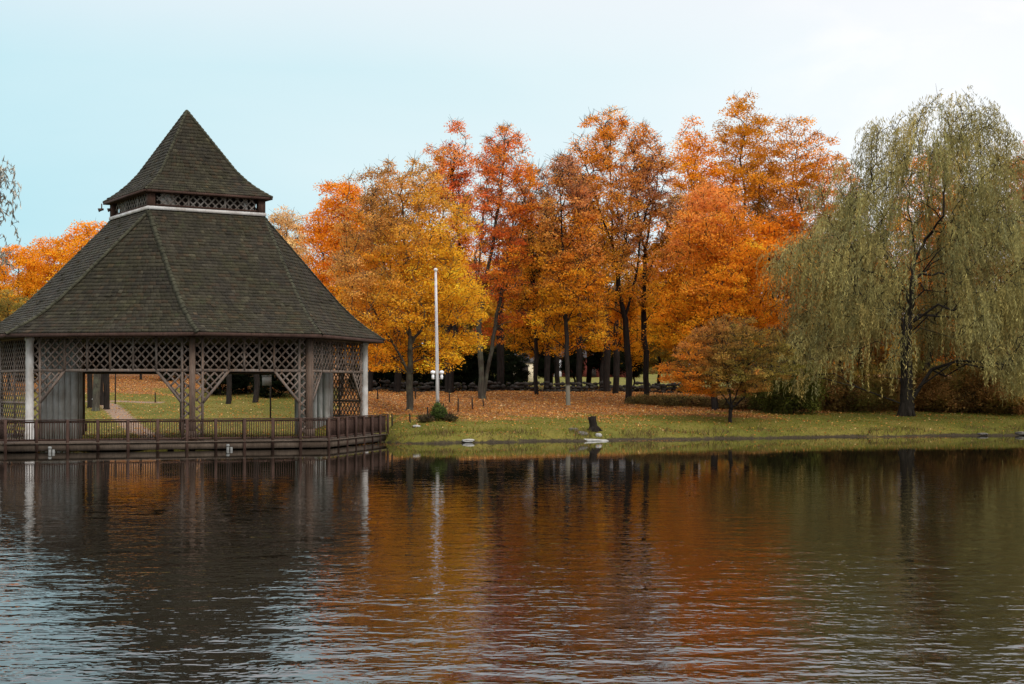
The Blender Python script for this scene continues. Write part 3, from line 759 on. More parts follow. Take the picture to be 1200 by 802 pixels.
# ------------------------------------------------------------------ willows
def willow(name, label, px, D, outline, path, extra, n_cl, per_cl, seed, Lr=(1.5, 5.5), trunk_r=.5, base=None, colours=None, leaf=(.2, .34), group=None, tube=False):
    rng = np.random.default_rng(seed)
    X0, Y0 = PX(px, D), D; Z0 = gz(X0, Y0)
    o = sorted([(PZ(y, D) - Z0, PX(a, D) - X0, PX(b, D) - X0) for y, a, b in outline])
    oz = np.array([a[0] for a in o]); oc = np.array([(a[1] + a[2]) / 2 for a in o]); ow = np.array([(a[2] - a[1]) / 2 for a in o])
    cx = lambda z: np.interp(z, oz, oc); hw = lambda z: np.interp(z, oz, ow); hd = lambda z: hw(z) * .8
    nzg = Noise3(rng, 2.6)
    A = envelope_points(rng, n_cl, oz[0] + (oz[-1] - oz[0]) * .12, oz[-1], cx, hw, hd, .16, .38, nzg, -.35)
    hz_ = oz[-1]; A = A[~((np.abs(A[:, 0] - .10 * np.maximum(A[:, 2] - .35 * hz_, 0)) < .062 * hz_) & (A[:, 1] < 1.5) & (A[:, 2] < .72 * hz_))]; A = A[~((A[:, 2] < .27 * hz_) & (np.hypot(A[:, 0], A[:, 1]) < .26 * hz_))]     # the open side where stem and limbs show
    trunks = []
    for kt, pth in enumerate([path] + extra):
        q = [(PX(x, D) - X0, 0 if i < 2 else rng.normal() * .5, PZ(y, D) - Z0 if i or kt else -.1) for i, (x, y) in enumerate(pth)]
        fine = [q[0]]
        for a, b in zip(q[:-1], q[1:]):
            for f in (.34, .67, 1): fine.append(tuple(np.array(a) * (1 - f) + np.array(b) * f + rng.normal(size=3) * (.07 if f < 1 else 0)))
        trunks.append(fine)
    Pn, par, ntr, tips = skeleton(rng, trunks, A, 1.6, .16)
    root = empty(name, (X0, Y0, Z0), label, 'tree', group)
    link('trunk', limb_mesh('trunk', Pn, par, ntr, trunk_r, .02, rng, tips, 2, .8, gam=.8), BARK_WILLOW, root)
    ns = n_cl * per_cl; K = 14
    ids = np.repeat(np.arange(len(tips)), rng.poisson(per_cl, len(tips))); ns = len(ids)
    P = Pn[tips][ids] + rng.normal(size=(ns, 3)) * np.array([.42, .42, .3])
    zrel = (Pn[tips][ids][:, 2] - oz[0]) / (oz[-1] - oz[0])
    outd = np.stack([P[:, 0] - cx(P[:, 2]), P[:, 1], P[:, 2] * 0], 1); outd /= np.linalg.norm(outd, axis=1)[:, None] + .5
    L = rng.uniform(*Lr, ns) * (.55 + .6 * rng.uniform(0, 1, len(tips))[ids])
    L = np.minimum(L, np.maximum(P[:, 2] - .25 * rng.uniform(0, 4, ns), .4))
    sway = rng.normal(size=(ns, 2)) * .12
    nseg = np.maximum((L / (.07 if tube else .115)).astype(int), 3)
    sid = np.repeat(np.arange(ns), nseg); tpos = np.concatenate([np.arange(k) / k for k in nseg])
    tt = tpos * L[sid]
    arch = .55 * (1 - np.exp(-tt / .6)); rise = .45 * np.exp(-tt / .45)
    C = P[sid].copy()
    C[:, 0] += outd[sid, 0] * arch + sway[sid, 0] * tpos * L[sid] * .45
    C[:, 1] += outd[sid, 1] * arch + sway[sid, 1] * tpos * L[sid] * .45
    C[:, 2] -= tt - .45 + rise
    C += rng.normal(size=C.shape) * .045
    n = len(C)
    a = rng.normal(size=(n, 3)) * .5; a[:, 2] -= 1; a /= np.linalg.norm(a, axis=1)[:, None]
    q = rng.normal(size=(n, 3)); b = np.cross(a, q); b /= np.linalg.norm(b, axis=1)[:, None]
    sz = rng.uniform(*leaf, n); a *= sz[:, None] * .5; b *= .021 * rng.uniform(.7, 1.4, n)[:, None]
    V = np.stack([C - a, C + b, C + a, C - b], 1).reshape(-1, 3)
    cols = np.array(colours or [(.29, .25, .085), (.235, .225, .090), (.37, .305, .095), (.215, .22, .110), (.34, .23, .065), (.17, .145, .055)])
    nn = Noise3(rng, 3.0)(Pn[tips]); pick = rng.dirichlet([.7] * len(cols), len(tips)); c = (pick @ cols) * np.exp(nn * .22)[:, None]
    c = c[ids][sid] * np.exp(rng.normal(size=(ns, 1)) * .18)[sid] * np.exp(rng.normal(size=(n, 1)) * .2)
    link('crown', np_mesh('crown', V, np.arange(4 * n).reshape(n, 4), np.repeat(c, 4, 0)), LEAF_WILLOW, root)
    if tube:
        same = np.where(sid[1:] == sid[:-1])[0]
        a_, b_ = tubes(C[same], C[same + 1], np.full(len(same), .006), np.full(len(same), .005), 3)
        link('hanging_twigs', np_mesh('hanging_twigs', a_, b_), BARK_WILLOW, root)
    return root


willow('willow_tree', 'huge olive weeping willow with a dark trunk on the right bank', 1062, 99,
       [(106, 1105, 1138), (124, 1080, 1155), (150, 1026, 1176), (185, 1000, 1200), (225, 965, 1212), (265, 936, 1226), (310, 920, 1236), (360, 910, 1240), (420, 912, 1240), (470, 930, 1225), (488, 948, 1205)],
       [(1062, 489), (1063, 450), (1061, 410), (1064, 370), (1066, 330), (1072, 305), (1086, 280), (1102, 255), (1110, 225), (1113, 190), (1114, 150)],
       [[(1064, 350), (1050, 320), (1035, 285), (1025, 240), (1018, 200)], [(1066, 330), (1085, 318), (1110, 295), (1140, 265)], [(1064, 345), (1036, 325), (1000, 312), (965, 300)], [(1072, 305), (1068, 260), (1062, 215), (1060, 170)]],
       1650, 10, 51, (.7, 3.2), trunk_r=.46)
willow('willow_tree', 'weeping willow outside the left edge, its hanging twigs reaching into view', -115, 36,
       [(100, -170, -110), (140, -190, -84), (170, -200, -66), (205, -205, -44), (240, -205, -48), (320, -200, -60), (400, -185, -80)],
       [(-115, 560), (-113, 420), (-105, 320), (-95, 250), (-88, 180)], [[(-82, 330), (-70, 270), (-58, 230), (-48, 200)], [(-83, 320), (-110, 260), (-140, 210)], [(-84, 280), (-75, 220), (-62, 180), (-54, 176)]],
       800, 11, 52, (.4, 1.5), trunk_r=.3, tube=True, colours=[(.34, .33, .28), (.26, .26, .20), (.42, .39, .33)], leaf=(.13, .24))

# ------------------------------------------------------------------ the pavilion
GXc, GYc = -17.26, 81.5
PHI, WP, WE = -13.05, 26.55, 28.0
RP, RE, RD = 9.42, 10.61, 10.68
ZD, ZE, ZC, ZCE, ZA = .40, 5.51, 11.85, 12.86, 17.62
CA, CE = 4.32, 4.85


def pol(r, ang, z=0.): a = radians(ang); return np.array([r * sin(a), -r * cos(a), z])
def octo(w): return [PHI + k * 90 + s * w for k in range(4) for s in (-1, 1)]


pav = empty('pavilion', (GXc, GYc, 0), 'brown shingled lattice pavilion with a cupola standing over the pond', 'pavilion')

# materials
m, t, out = nt('wood_shingles'); p = N(t, 'ShaderNodeBsdfPrincipled'); tc = N(t, 'ShaderNodeTexCoord').outputs['Object']
at = N(t, 'ShaderNodeAttribute', attribute_name='Col')
n1 = noise(t, tc, .55, 5, .65); n2 = noise(t, tc, 9, 4, .7); n3 = noise(t, scaled(t, tc, (1, 1, .25)), 2.2, 5, .6)
c = mixc(t, maprange(t, n1, .38, .66), at.outputs['Color'], mixc(t, 1.0, at.outputs['Color'], (.95, 1.0, .76), 'MULTIPLY'))
c = mixc(t, maprange(t, n3, .47, .70, 0, .7), c, (.016, .014, .011))
n4 = noise(t, tc, 1.6, 6, .7)
c = mixc(t, maprange(t, n4, .56, .72, 0, .6), c, (.046, .050, .022))
c = mixc(t, maprange(t, n2, .55, .8, 0, .5), c, (.060, .058, .044))
t.links.new(c, p.inputs['Base Color']); p.inputs['Roughness'].default_value = .9; p.inputs['Specular IOR Level'].default_value = .15
b = N(t, 'ShaderNodeBump'); b.inputs['Strength'].default_value = .5; b.inputs['Distance'].default_value = .03
t.links.new(n2, b.inputs['Height']); t.links.new(b.outputs[0], p.inputs['Normal']); t.links.new(p.outputs[0], out.inputs[0]); SHINGLE = m
MOSS = plain_mat('mossy_hip', (.042, .040, .025), .95, .1, .45, scale=3)
DARKWOOD = wood_mat('dark_stained_wood', (.036, .018, .012), (.085, .046, .032))
DECKWOOD = wood_mat('weathered_deck', (.060, .043, .030), (.135, .100, .072))
LATH = wood_mat('weathered_lath', (.12, .095, .078), (.23, .188, .158), streak=(.19, .11, .065))
POST = wood_mat('brown_post', (.075, .052, .038), (.15, .108, .080), streak=(.14, .075, .045))
LATHGREY = wood_mat('grey_lath', (.16, .145, .13), (.30, .27, .245))
WHITE = wood_mat('white_paint_wood', (.46, .45, .43), (.62, .61, .58), rough=.55, bump=.05)
TRIMW = plain_mat('white_trim', (.72, .71, .72), .5, .3, .08)
GREYBOARD = wood_mat('grey_boards', (.46, .46, .43), (.64, .63, .60), scale=(8, 8, .3))
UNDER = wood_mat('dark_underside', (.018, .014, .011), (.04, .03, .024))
METAL = plain_mat('dull_metal', (.25, .25, .25), .45, .5, .2, .7)

rngS = np.random.default_rng(9)


def shingle_faces(faces, expo, wid, th):
    """faces: list of (left polyline, right polyline) from eave upward; each course is laid shingle by shingle"""
    Vs, Cs = [], []
    for Lp, Rp in faces:
        Lp, Rp = np.array(Lp), np.array(Rp); M = (Lp + Rp) / 2
        cl = np.concatenate([[0], np.cumsum(np.linalg.norm(np.diff(M, axis=0), axis=1))])
        nc = int(round(cl[-1] / expo)); ts = np.linspace(0, cl[-1], nc + 1)
        at_ = lambda P, x: np.array([np.interp(x, cl, P[:, i]) for i in range(3)])
        for k in range(nc):
            a0, b0 = at_(Lp, ts[k]), at_(Rp, ts[k]); a1, b1 = at_(Lp, ts[k + 1]), at_(Rp, ts[k + 1])
            W = np.linalg.norm(b0 - a0)
            nrm = np.cross(b0 - a0, (a1 + b1) / 2 - (a0 + b0) / 2); nrm /= np.linalg.norm(nrm) + 1e-9
            cuts = [0.]
            while cuts[-1] < W: cuts.append(cuts[-1] + wid * rngS.uniform(.55, 1.5))
            cuts = np.minimum(np.array(cuts), W) / max(W, 1e-6)
            row = rngS.normal() * .06
            for f0, f1 in zip(cuts[:-1], cuts[1:]):
                if f1 - f0 < 1e-4: continue
                hth = th * rngS.uniform(.6, 1.5) * (2.2 if rngS.uniform() < .03 else 1); sag = rngS.normal() * .018
                g = .006 / max(W, .1)
                d = (a1 - a0) * sag
                bl, br = a0 + (b0 - a0) * (f0 + g) - d, a0 + (b0 - a0) * (f1 - g) - d
                tl, tr = a1 + (b1 - a1) * (f0 + g), a1 + (b1 - a1) * (f1 - g)
                Vs.append([bl + nrm * hth, br + nrm * hth, tr + nrm * .004, tl + nrm * .004, bl - nrm * .005, br - nrm * .005])
                v = np.exp(rngS.normal() * .15 + row)
                base = np.array((.034, .0285, .0195)) * v
                if rngS.uniform() < .16: base = base * np.array((1.15, .95, .88))
                if rngS.uniform() < .07: base = base * 1.5
                Cs.append(np.tile(base, (6, 1)))
    V = np.array(Vs).reshape(-1, 3); n = len(Vs); b = np.arange(n)[:, None] * 6
    Qs = np.concatenate([b + np.array([[0, 1, 2, 3]]), b + np.array([[4, 5, 1, 0]]), b + np.array([[4, 0, 3, 3]])[:, :4] * 1, b + np.array([[1, 5, 2, 2]])])
    tri = np.concatenate([b + np.array([[4, 0, 3]]), b + np.array([[5, 2, 1]])])
    Qs = np.concatenate([b + np.array([[0, 1, 2, 3]]), b + np.array([[4, 5, 1, 0]])])
    return V, [Qs, tri], np.concatenate(Cs)


def strip_mesh(faces, off):
    mb = MB()
    for Lp, Rp in faces:
        Lp, Rp = np.array(Lp) + off, np.array(Rp) + off
        for i in range(len(Lp) - 1): mb.add([Lp[i], Rp[i], Rp[i + 1], Lp[i + 1]], [(0, 1, 2, 3)])
    return mb


# main roof: eave octagon up to the four corners of the cupola
HS = [1, .91, .82, .73, .63, .5, .25, 0]; DR = [1, .945, .885, .812, .715, .572, .287, 0]
oa = octo(WE)


def hip(i):
    k = i // 2; top = pol(CA + .05, PHI + 90 * k, ZC); bot = pol(RE, oa[i], ZE)
    return [top[:2].tolist() + [0] for _ in ()] or [np.array([*(top[:2] + (bot[:2] - top[:2]) * h), ZC + (ZE - ZC) * d]) for h, d in zip(HS, DR)]


hips = [hip(i) for i in range(8)]
faces = [(hips[i], hips[(i + 1) % 8]) for i in range(8)]
V, Fq, Cc = shingle_faces(faces, .235, .26, .032)
roof = link('roof', np_mesh('roof', V, Fq, Cc), SHINGLE, pav)
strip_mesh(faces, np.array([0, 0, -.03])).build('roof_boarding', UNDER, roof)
for i in range(8):
    mb = MB()
    pts = np.array(hips[i]); fine = [pts[0] + (pts[0] - pts[1]) * .02]
    for a, b2 in zip(pts[:-1], pts[1:]):
        nn_ = max(2, int(np.linalg.norm(b2 - a) / .24))
        for f in np.arange(1, nn_ + 1) / nn_: fine.append(a + (b2 - a) * f)
    for a, b2 in zip(fine[:-1], fine[1:]):
        w = rngS.uniform(.34, .42)
        side = np.cross(b2 - a, (0, 0, 1)); side /= np.linalg.norm(side); n_ = np.cross(side, b2 - a); n_ /= np.linalg.norm(n_)
        lift = rngS.uniform(.06, .085)
        q = [a + side * w / 2 - n_ * .05, a + n_ * lift, a - side * w / 2 - n_ * .05, b2 - side * w / 2 - n_ * .06, b2 + n_ * .04, b2 + side * w / 2 - n_ * .06]
        mb.add(q, [(0, 1, 4, 5), (1, 2, 3, 4), (0, 5, 3, 2)])
    mb.build('hip_cap', MOSS, roof)
mb = MB()
for i in range(8):
    a, b2 = hips[i][0], hips[(i + 1) % 8][0]
    mb.bar(a * [.998, .998, 1] + [0, 0, -.11], b2 * [.998, .998, 1] + [0, 0, -.11], .05, .16, (0, 0, 1))
mb.build('fascia', DARKWOOD, pav)
mb = MB(); ring = [pol(RE - .07, a, ZE - .17) for a in oa]; ring2 = [p_ + [0, 0, .03] for p_ in ring]
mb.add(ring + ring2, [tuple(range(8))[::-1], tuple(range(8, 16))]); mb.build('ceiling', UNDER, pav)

# cupola
for k in range(4):
    a, b2 = pol(CA - .14, PHI + 90 * k, ZC), pol(CA - .14, PHI + 90 * (k + 1), ZC); u = (b2 - a); L = np.linalg.norm(u); u /= L
    nrm = np.cross(u, (0, 0, 1))
    mb = MB(); z0, z1 = ZC + .22, ZCE - .02
    zz = z1 - z0; inner = .30
    def clipseg(x0, za, x1, zb, lo, hi):
        return None
    st = .40
    x = -zz
    while x < L:
        for sgn in (1, -1):
            xa, xb = (x, x + zz) if sgn > 0 else (x + zz, x)
            f0, f1 = 0., 1.
            lo, hi = inner, L - inner
            for lim, s_ in ((lo, 1), (hi, -1)):
                va, vb = (xa - lim) * s_, (xb - lim) * s_
                if va < 0 and vb < 0: f0, f1 = 1, 0
                elif va < 0: f0 = max(f0, va / (va - vb))
                elif vb < 0: f1 = min(f1, va / (va - vb))
            if f1 - f0 > .05:
                A_ = a + u * (xa + (xb - xa) * f0) + [0, 0, .22 + zz * f0] + nrm * (.025 if sgn > 0 else .004)
                B_ = a + u * (xa + (xb - xa) * f1) + [0, 0, .22 + zz * f1] + nrm * (.025 if sgn > 0 else .004)
                mb.bar(A_, B_, .075, .018, nrm)
        x += st
    for f in (1 / 3, 2 / 3): mb.bar(a + u * L * f + [0, 0, .22] + nrm * .03, a + u * L * f + [0, 0, 1.0] + nrm * .03, .09, .05, nrm)
    lat = mb.build('cupola_lattice', LATHGREY, pav)
    fr = MB()
    fr.bar(a + [0, 0, .27] + nrm * .045, b2 + [0, 0, .27] + nrm * .045, .03, .09, (0, 0, 1))
    fr.bar(a + [0, 0, .96] + nrm * .045, b2 + [0, 0, .96] + nrm * .045, .03, .11, (0, 0, 1))
    fr.build('frame', DARKWOOD, lat)
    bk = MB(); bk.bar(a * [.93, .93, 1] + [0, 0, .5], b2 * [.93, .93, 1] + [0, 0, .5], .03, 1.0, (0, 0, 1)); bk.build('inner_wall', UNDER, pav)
    for f in (.075, .925 - .06):
        pl = MB()
        q = a * [.955, .955, 1]; q2 = b2 * [.955, .955, 1]
        pl.bar(q + (q2 - q) * f + [0, 0, .55], q + (q2 - q) * (f + .14 if f < .5 else f - .10 + .14) + [0, 0, .55], .03, .7, (0, 0, 1))
        pl.build('pale_panel', GREYBOARD, pav)
    tb = MB(); A_, B_ = pol(CA + .16, PHI + 90 * k, ZC + .10), pol(CA + .16, PHI + 90 * (k + 1), ZC + .10)
    tb.bar(A_ + nrm * .0, B_, .06, .17, (0, 0, 1)); tb.build('white_trim_board', WHITE, pav)
    cp = MB(); c0 = pol(CA - .12, PHI + 90 * k, 0); cp.bar(c0 + [0, 0, ZC + .05], c0 + [0, 0, ZCE], .36, .36, nrm); cp.build('cupola_post', DARKWOOD, pav)
HS2 = [1, .9, .8, .7, .58, .29, 0]; DR2 = [1, .945, .885, .81, .70, .35, 0]
chip = []
for k in range(4):
    top = pol(.02, PHI + 90 * k, ZA); bot = pol(CE, PHI + 90 * k, ZCE)
    chip.append([np.array([*(top[:2] + (bot[:2] - top[:2]) * h), ZA + (ZCE - ZA) * d]) for h, d in zip(HS2, DR2)])
faces = [(chip[k], chip[(k + 1) % 4]) for k in range(4)]
V, Fq, Cc = shingle_faces(faces, .225, .25, .03)
croof = link('cupola_roof', np_mesh('cupola_roof', V, Fq, Cc), SHINGLE, pav)
strip_mesh(faces, np.array([0, 0, -.03])).build('roof_boarding', UNDER, croof)
for k in range(4):
    mb = MB(); pts = np.array(chip[k])
    for a, b2 in zip(pts[:-1], pts[1:]):
        nn_ = max(2, int(np.linalg.norm(b2 - a) / .23)); g = [a + (b2 - a) * f for f in np.arange(nn_ + 1) / nn_]
        for p_, q_ in zip(g[:-1], g[1:]):
            side = np.cross(q_ - p_, (0, 0, 1)); side /= np.linalg.norm(side); n_ = np.cross(side, q_ - p_); n_ /= np.linalg.norm(n_); w = rngS.uniform(.2, .26)
            mb.add([p_ + side * w / 2 - n_ * .05, p_ + n_ * .06, p_ - side * w / 2 - n_ * .05, q_ - side * w / 2 - n_ * .06, q_ + n_ * .03, q_ + side * w / 2 - n_ * .06], [(0, 1, 4, 5), (1, 2, 3, 4), (0, 5, 3, 2)])
    mb.build('hip_cap', MOSS, croof)
mb = MB(); ring = [pol(CE - .07, PHI + 90 * k, ZCE - .13) for k in range(4)]
for k in range(4): mb.bar(chip[k][0] * [.997, .997, 1] + [0, 0, -.08], chip[(k + 1) % 4][0] * [.997, .997, 1] + [0, 0, -.08], .05, .12, (0, 0, 1))
mb.add(ring + [q + np.array([0, 0, .03]) for q in ring], [(3, 2, 1, 0), (4, 5, 6, 7)]); mb.build('cupola_eave', DARKWOOD, pav)
# pair of floodlights under the left corner of the cupola eave
for dx in (-.28, .22):
    mb = MB(); q = pol(CE - .25, PHI - 90, ZCE - .42) + [dx, -.1, 0]
    mb.bar(q + [0, 0, .06], q + [0, 0, .32], .05, .05, (1, 0, 0)); mb.tube([q + [-.17, -.04, -.04], q + [-.05, 0, 0], q + [.1, .02, .02]], [.11, .08, .05], 10)
    mb.build('floodlight', DARKWOOD, pav)

# lattice screens between the corner posts
pa = octo(WP)
LB = 3.72; LT = ZE - .16; SW, PWD = .50, .17


def clip_poly(p, q, poly):
    t0, t1 = 0., 1.; d = q - p; n = len(poly)
    for i in range(n):
        a, b2 = poly[i], poly[(i + 1) % n]; e = b2 - a; nn_ = np.array([-e[1], e[0]])     # inside is left of each edge
        num, den = nn_ @ (p - a), nn_ @ d
        if abs(den) < 1e-9:
            if num < 0: return None
        else:
            tt = -num / den
            if den > 0: t0 = max(t0, tt)
            else: t1 = min(t1, tt)
    return (t0, t1) if t1 - t0 > 1e-3 else None


def screen(i, full):
    a, b2 = pol(RP, pa[i], 0), pol(RP, pa[(i + 1) % 8], 0); u = b2 - a; L = np.linalg.norm(u); u /= L; nrm = np.cross(u, (0, 0, 1))
    e = PWD
    bw = min(1.32, (L - 2 * SW) * .28); bh = bw * 1.18
    rects = []
    R_ = lambda x0, z0, x1, z1: np.array([(x0, z0), (x1, z0), (x1, z1), (x0, z1)], float)
    if i in (4, 5, 6):
        rects = [R_(e, LB, L - e, LT)]
    elif full:
        rects = [R_(e, ZD, L - e, LT)]
    else:
        bw = min(1.32, (L - 2 * SW) * .28); bh = bw * 1.18
        rects = [R_(e, LB, L - e, LT), R_(e, ZD, SW, LB), R_(L - SW, ZD, L - e, LB),
                 np.array([(SW, LB - bh), (SW + bw, LB), (SW, LB)]), np.array([(L - SW, LB - bh), (L - SW, LB), (L - SW - bw, LB)])]
    mb = MB(); st = .43
    for sgn in (1, -1):
        x = -6.
        while x < L + 6:
            p_ = np.array([x, ZD]); q_ = np.array([x + sgn * (LT - ZD), LT])
            for poly in rects:
                c_ = clip_poly(p_, q_, poly)
                if c_:
                    s0, s1 = p_ + (q_ - p_) * c_[0], p_ + (q_ - p_) * c_[1]; o_ = nrm * (.02 if sgn > 0 else -.004)
                    mb.bar(a + u * s0[0] + [0, 0, s0[1]] + o_, a + u * s1[0] + [0, 0, s1[1]] + o_, .078, .02, nrm)
            x += st
    lat = mb.build('lattice_screen', LATH, pav)
    if i in (4, 5, 6):
        bd = MB(); bd.bar(a + [0, 0, (LB + LT) / 2] - nrm * .06, b2 + [0, 0, (LB + LT) / 2] - nrm * .06, .04, LT - LB, (0, 0, 1)); bd.build('added_backing', UNDER, lat)  # dark sheet added so the gaps between the rear laths look black
    fr = MB()
    def fb(x0, z0, x1, z1, w=.11): fr.bar(a + u * x0 + [0, 0, z0] + nrm * .012, a + u * x1 + [0, 0, z1] + nrm * .012, w, .075, nrm)
    if i in (4, 5, 6):
        fb(e, LB, L - e, LB, .13); fb(e, LT - .03, L - e, LT - .03)
    elif full:
        for z in (LT - .03, LB, 2.15, 1.3): fb(e, z, L - e, z)
        for x in (e + .06, L / 2, L - e - .06): fb(x, ZD, x, LT)
    else:
        fb(e, LB, L - e, LB, .13); fb(e, LT - .03, L - e, LT - .03)
        fb(SW, ZD, SW, LT); fb(L - SW, ZD, L - SW, LT)
        nb = 4 if L > 7.5 else 3
        for k in range(nb + 1):
            x = SW + bw + (L - 2 * SW - 2 * bw) * k / nb; fb(x, LB, x, LT, .10)
        fb(SW, LB - bh, SW + bw, LB, .12); fb(L - SW, LB - bh, L - SW - bw, LB, .12)
    fr.build('frame', LATH, lat)


for i in range(8): screen(i, i in (3, 7))
for i in range(8):
    q = pol(RP, pa[i], 0)
    if i in (0, 3, 7):
        mb = MB(); q2 = pol(RP + .05, pa[i], 0); mb.lathe((q2[0], q2[1], 0), [(.23, -.6), (.23, ZD + .35), (.205, ZD + .38), (.195, LT - .2), (.24, LT - .17), (.24, LT)], 18)
        mb.build('white_column', WHITE, pav, sm=False)
    else:
        mb = MB(); nrm = pol(1, pa[i], 0); mb.bar(q + [0, 0, -.6], q + [0, 0, LT], .28, .28, nrm); mb.bar(q + [0, 0, ZD], q + [0, 0, ZD + .45], .42, .42, nrm)
        mb.build('corner_post', POST, pav)

# storage closets of grey vertical boards
def closet(x0, x1, y0, y1, z1):
    mb = MB(); z0 = 0.0
    for (ax, ay, bx, by) in ((x0, y0, x1, y0), (x1, y0, x1, y1), (x1, y1, x0, y1), (x0, y1, x0, y0)):
        L = math.hypot(bx - ax, by - ay); nb = max(2, int(L / .3)); ux, uy = (bx - ax) / L, (by - ay) / L
        for k in range(nb):
            s0, s1 = L * k / nb + .012, L * (k + 1) / nb - .012; o_ = .02 * (k % 2)
            mb.bar((ax + ux * s0 + uy * o_ - GXc, ay + uy * s0 - ux * o_ - GYc, (z0 + z1) / 2), (ax + ux * s1 + uy * o_ - GXc, ay + uy * s1 - ux * o_ - GYc, (z0 + z1) / 2), .03, z1 - z0, (0, 0, 1))
    mb.box((x0 - GXc + .03, y0 - GYc + .03, z0), (x1 - GXc - .03, y1 - GYc - .03, z1 - .02))
    return mb.build('storage_closet', GREYBOARD, pav)


closet(-23.7, -21.9, 77.3, 78.3, 5.3)
closet(-11.8, -10.0, 83.6, 85.6, 5.3)

# deck, skirt, rails
OUT = [np.array([x - GXc, y - GYc, 0.]) for x, y in ((-28.2, 84), (-28.2, 75.5), (-22.6, 68.5), (-8.82, 73.5), (-6.74, 82.6))]
dk_o = [(-28.2, 84), (-28.2, 75.5), (-22.6, 68.5), (-15.1, 71.22), (-8.82, 73.5), (-6.74, 82.6)]
dk_i = [(-25.9, 84), (-25.9, 79.3), (-23.0, 75.1), (-15.06, 73.7), (-10.4, 76.2), (-8.4, 83.8)]
mb = MB()
for i in range(5):
    q = [np.array([x - GXc, y - GYc, ZD]) for x, y in (dk_o[i], dk_o[i + 1], dk_i[i + 1], dk_i[i])]; q = q + [k_ - np.array([0, 0, .12]) for k_ in q]
    mb.add(q, [(0, 1, 2, 3), (7, 6, 5, 4), (0, 4, 5, 1), (2, 6, 7, 3)])
mb.build('deck', DECKWOOD, pav)
for i in range(4):
    a, b2 = OUT[i], OUT[i + 1]; u = b2 - a; L = np.linalg.norm(u); u = u / L; nrm = np.cross(u, (0, 0, 1))
    mb = MB(); mb.bar(a + nrm * .03 + [0, 0, ZD - .20], b2 + nrm * .03 + [0, 0, ZD - .20], .05, .30, (0, 0, 1)); mb.bar(a + nrm * .06 + [0, 0, ZD - .015], b2 + nrm * .06 + [0, 0, ZD - .015], .16, .05, (0, 0, 1))
    mb.build('skirt_board', DECKWOOD, pav)
    for f in np.linspace(.04, .96, max(2, int(L / 2.8))):
        mb = MB(); q = a + u * L * f - nrm * .5; mb.tube([q + [0, 0, -1.4], q + [0, 0, ZD - .12]], [.15, .15], 8); mb.build('pile', DARKWOOD, pav)
    a, b2 = a - nrm * .06, b2 - nrm * .06
    mb = MB(); zt = 1.44
    mb.bar(a + [0, 0, zt], b2 + [0, 0, zt], .15, .045, (0, 0, 1)); mb.bar(a + [0, 0, zt - .09], b2 + [0, 0, zt - .09], .04, .09, (0, 0, 1)); mb.bar(a + [0, 0, ZD + .14], b2 + [0, 0, ZD + .14], .04, .09, (0, 0, 1))
    nbal = int(L / .108)
    for k in range(nbal):
        q = a + u * (L * (k + .5) / nbal) + nrm * rngS.normal() * .004; mb.bar(q + [0, 0, ZD + .10], q + [rngS.normal() * .004, 0, zt - .05], .036, .036, nrm)
    rail = mb.build('railing', DARKWOOD, pav)
    npst = int(round(L / 1.36))
    for k in range(npst + (1 if i == 3 else 0)):
        q = a + u * (L * k / npst) + nrm * .12; pm = MB(); pm.bar(q + [0, 0, -.5 if k % 2 == 0 else .02], q + [rngS.normal() * .01, 0, zt + .02], .13, .10, nrm); pm.build('rail_post', DARKWOOD, rail)
for px_, py_ in ((60, 525), (268, 523)):
    D_ = 68.8 if px_ < 100 else 71.6; mb = MB(); x_ = PX(px_, D_) - GXc; y_ = D_ - GYc - .1
    mb.tube([(x_, y_ - .1, -.5), (x_, y_ - .1, .28)], [.07, .07], 10); mb.lathe((x_, y_ - .1, 0), [(.085, .16), (.085, .24)], 10); mb.tube([(x_ + .16, y_ - .1, -.5), (x_ + .16, y_ - .1, .14)], [.06, .06], 10)
    mb.build('pipe_stub', plain_mat('pale_pipe', (.16, .16, .145), .5), pav)
mb = MB(); q = OUT[4]; mb.tube([q + [.12, -.12, -.4], q + [.12, -.12, .42]], [.09, .09], 10); mb.build('pipe_stub', plain_mat('pale_pipe', (.16, .16, .145), .5), pav)

# ------------------------------------------------------------------ flagpole
D_ = 90.0; x_ = PX(513.2, D_); z_ = gz(x_, D_); top = PZ(320, D_) - z_
fp = empty('flagpole', (x_, D_, z_), 'tall white flagpole rising from a green bush on the bank', 'flagpole')
POLE = plain_mat('white_pole_paint', (.50, .49, .48), .4, .4, .12)
mb = MB(); lean = -(513.2 - 510.6) / F * D_
mb.tube([(lean * f, 0, top * f - (.2 if f == 0 else 0)) for f in (0, .3, .7, 1)], [.115, .10, .085, .065], 14); mb.build('pole', POLE, fp, sm=False)
mb = MB(); mb.lathe((lean, 0, top), [(.03, -.02), (.07, .0), (.07, .03), (.03, .06), (.09, .11), (.12, .18), (.09, .25), (.03, .28)], 12); mb.build('ball_finial', plain_mat('pale_ball', (.62, .62, .6), .35), fp)
mb = MB(); zb = PZ(444, D_) - z_; lx = lean * zb / top
mb.bar((lx - .26, -.02, zb), (lx + .26, -.02, zb), .05, .05, (0, 0, 1)); mb.build('bracket', METAL, fp)
for s_ in (-1, 1):
    mb = MB(); mb.lathe((lx + s_ * .255, -.02, zb), [(.075, -.03), (.085, .12), (.075, .2), (.06, .28), (.13, .30), (.14, .40), (.10, .46), (.03, .48)], 12)
    mb.build('lantern', plain_mat('white_lantern', (.85, .86, .86), .4, .4, .05), fp)
mb = MB(); mb.tube([(lx + .10, -.11, 1.3), (lean * .97, -.08, top * .97)], [.008, .008], 5); mb.build('halyard', POLE, fp)

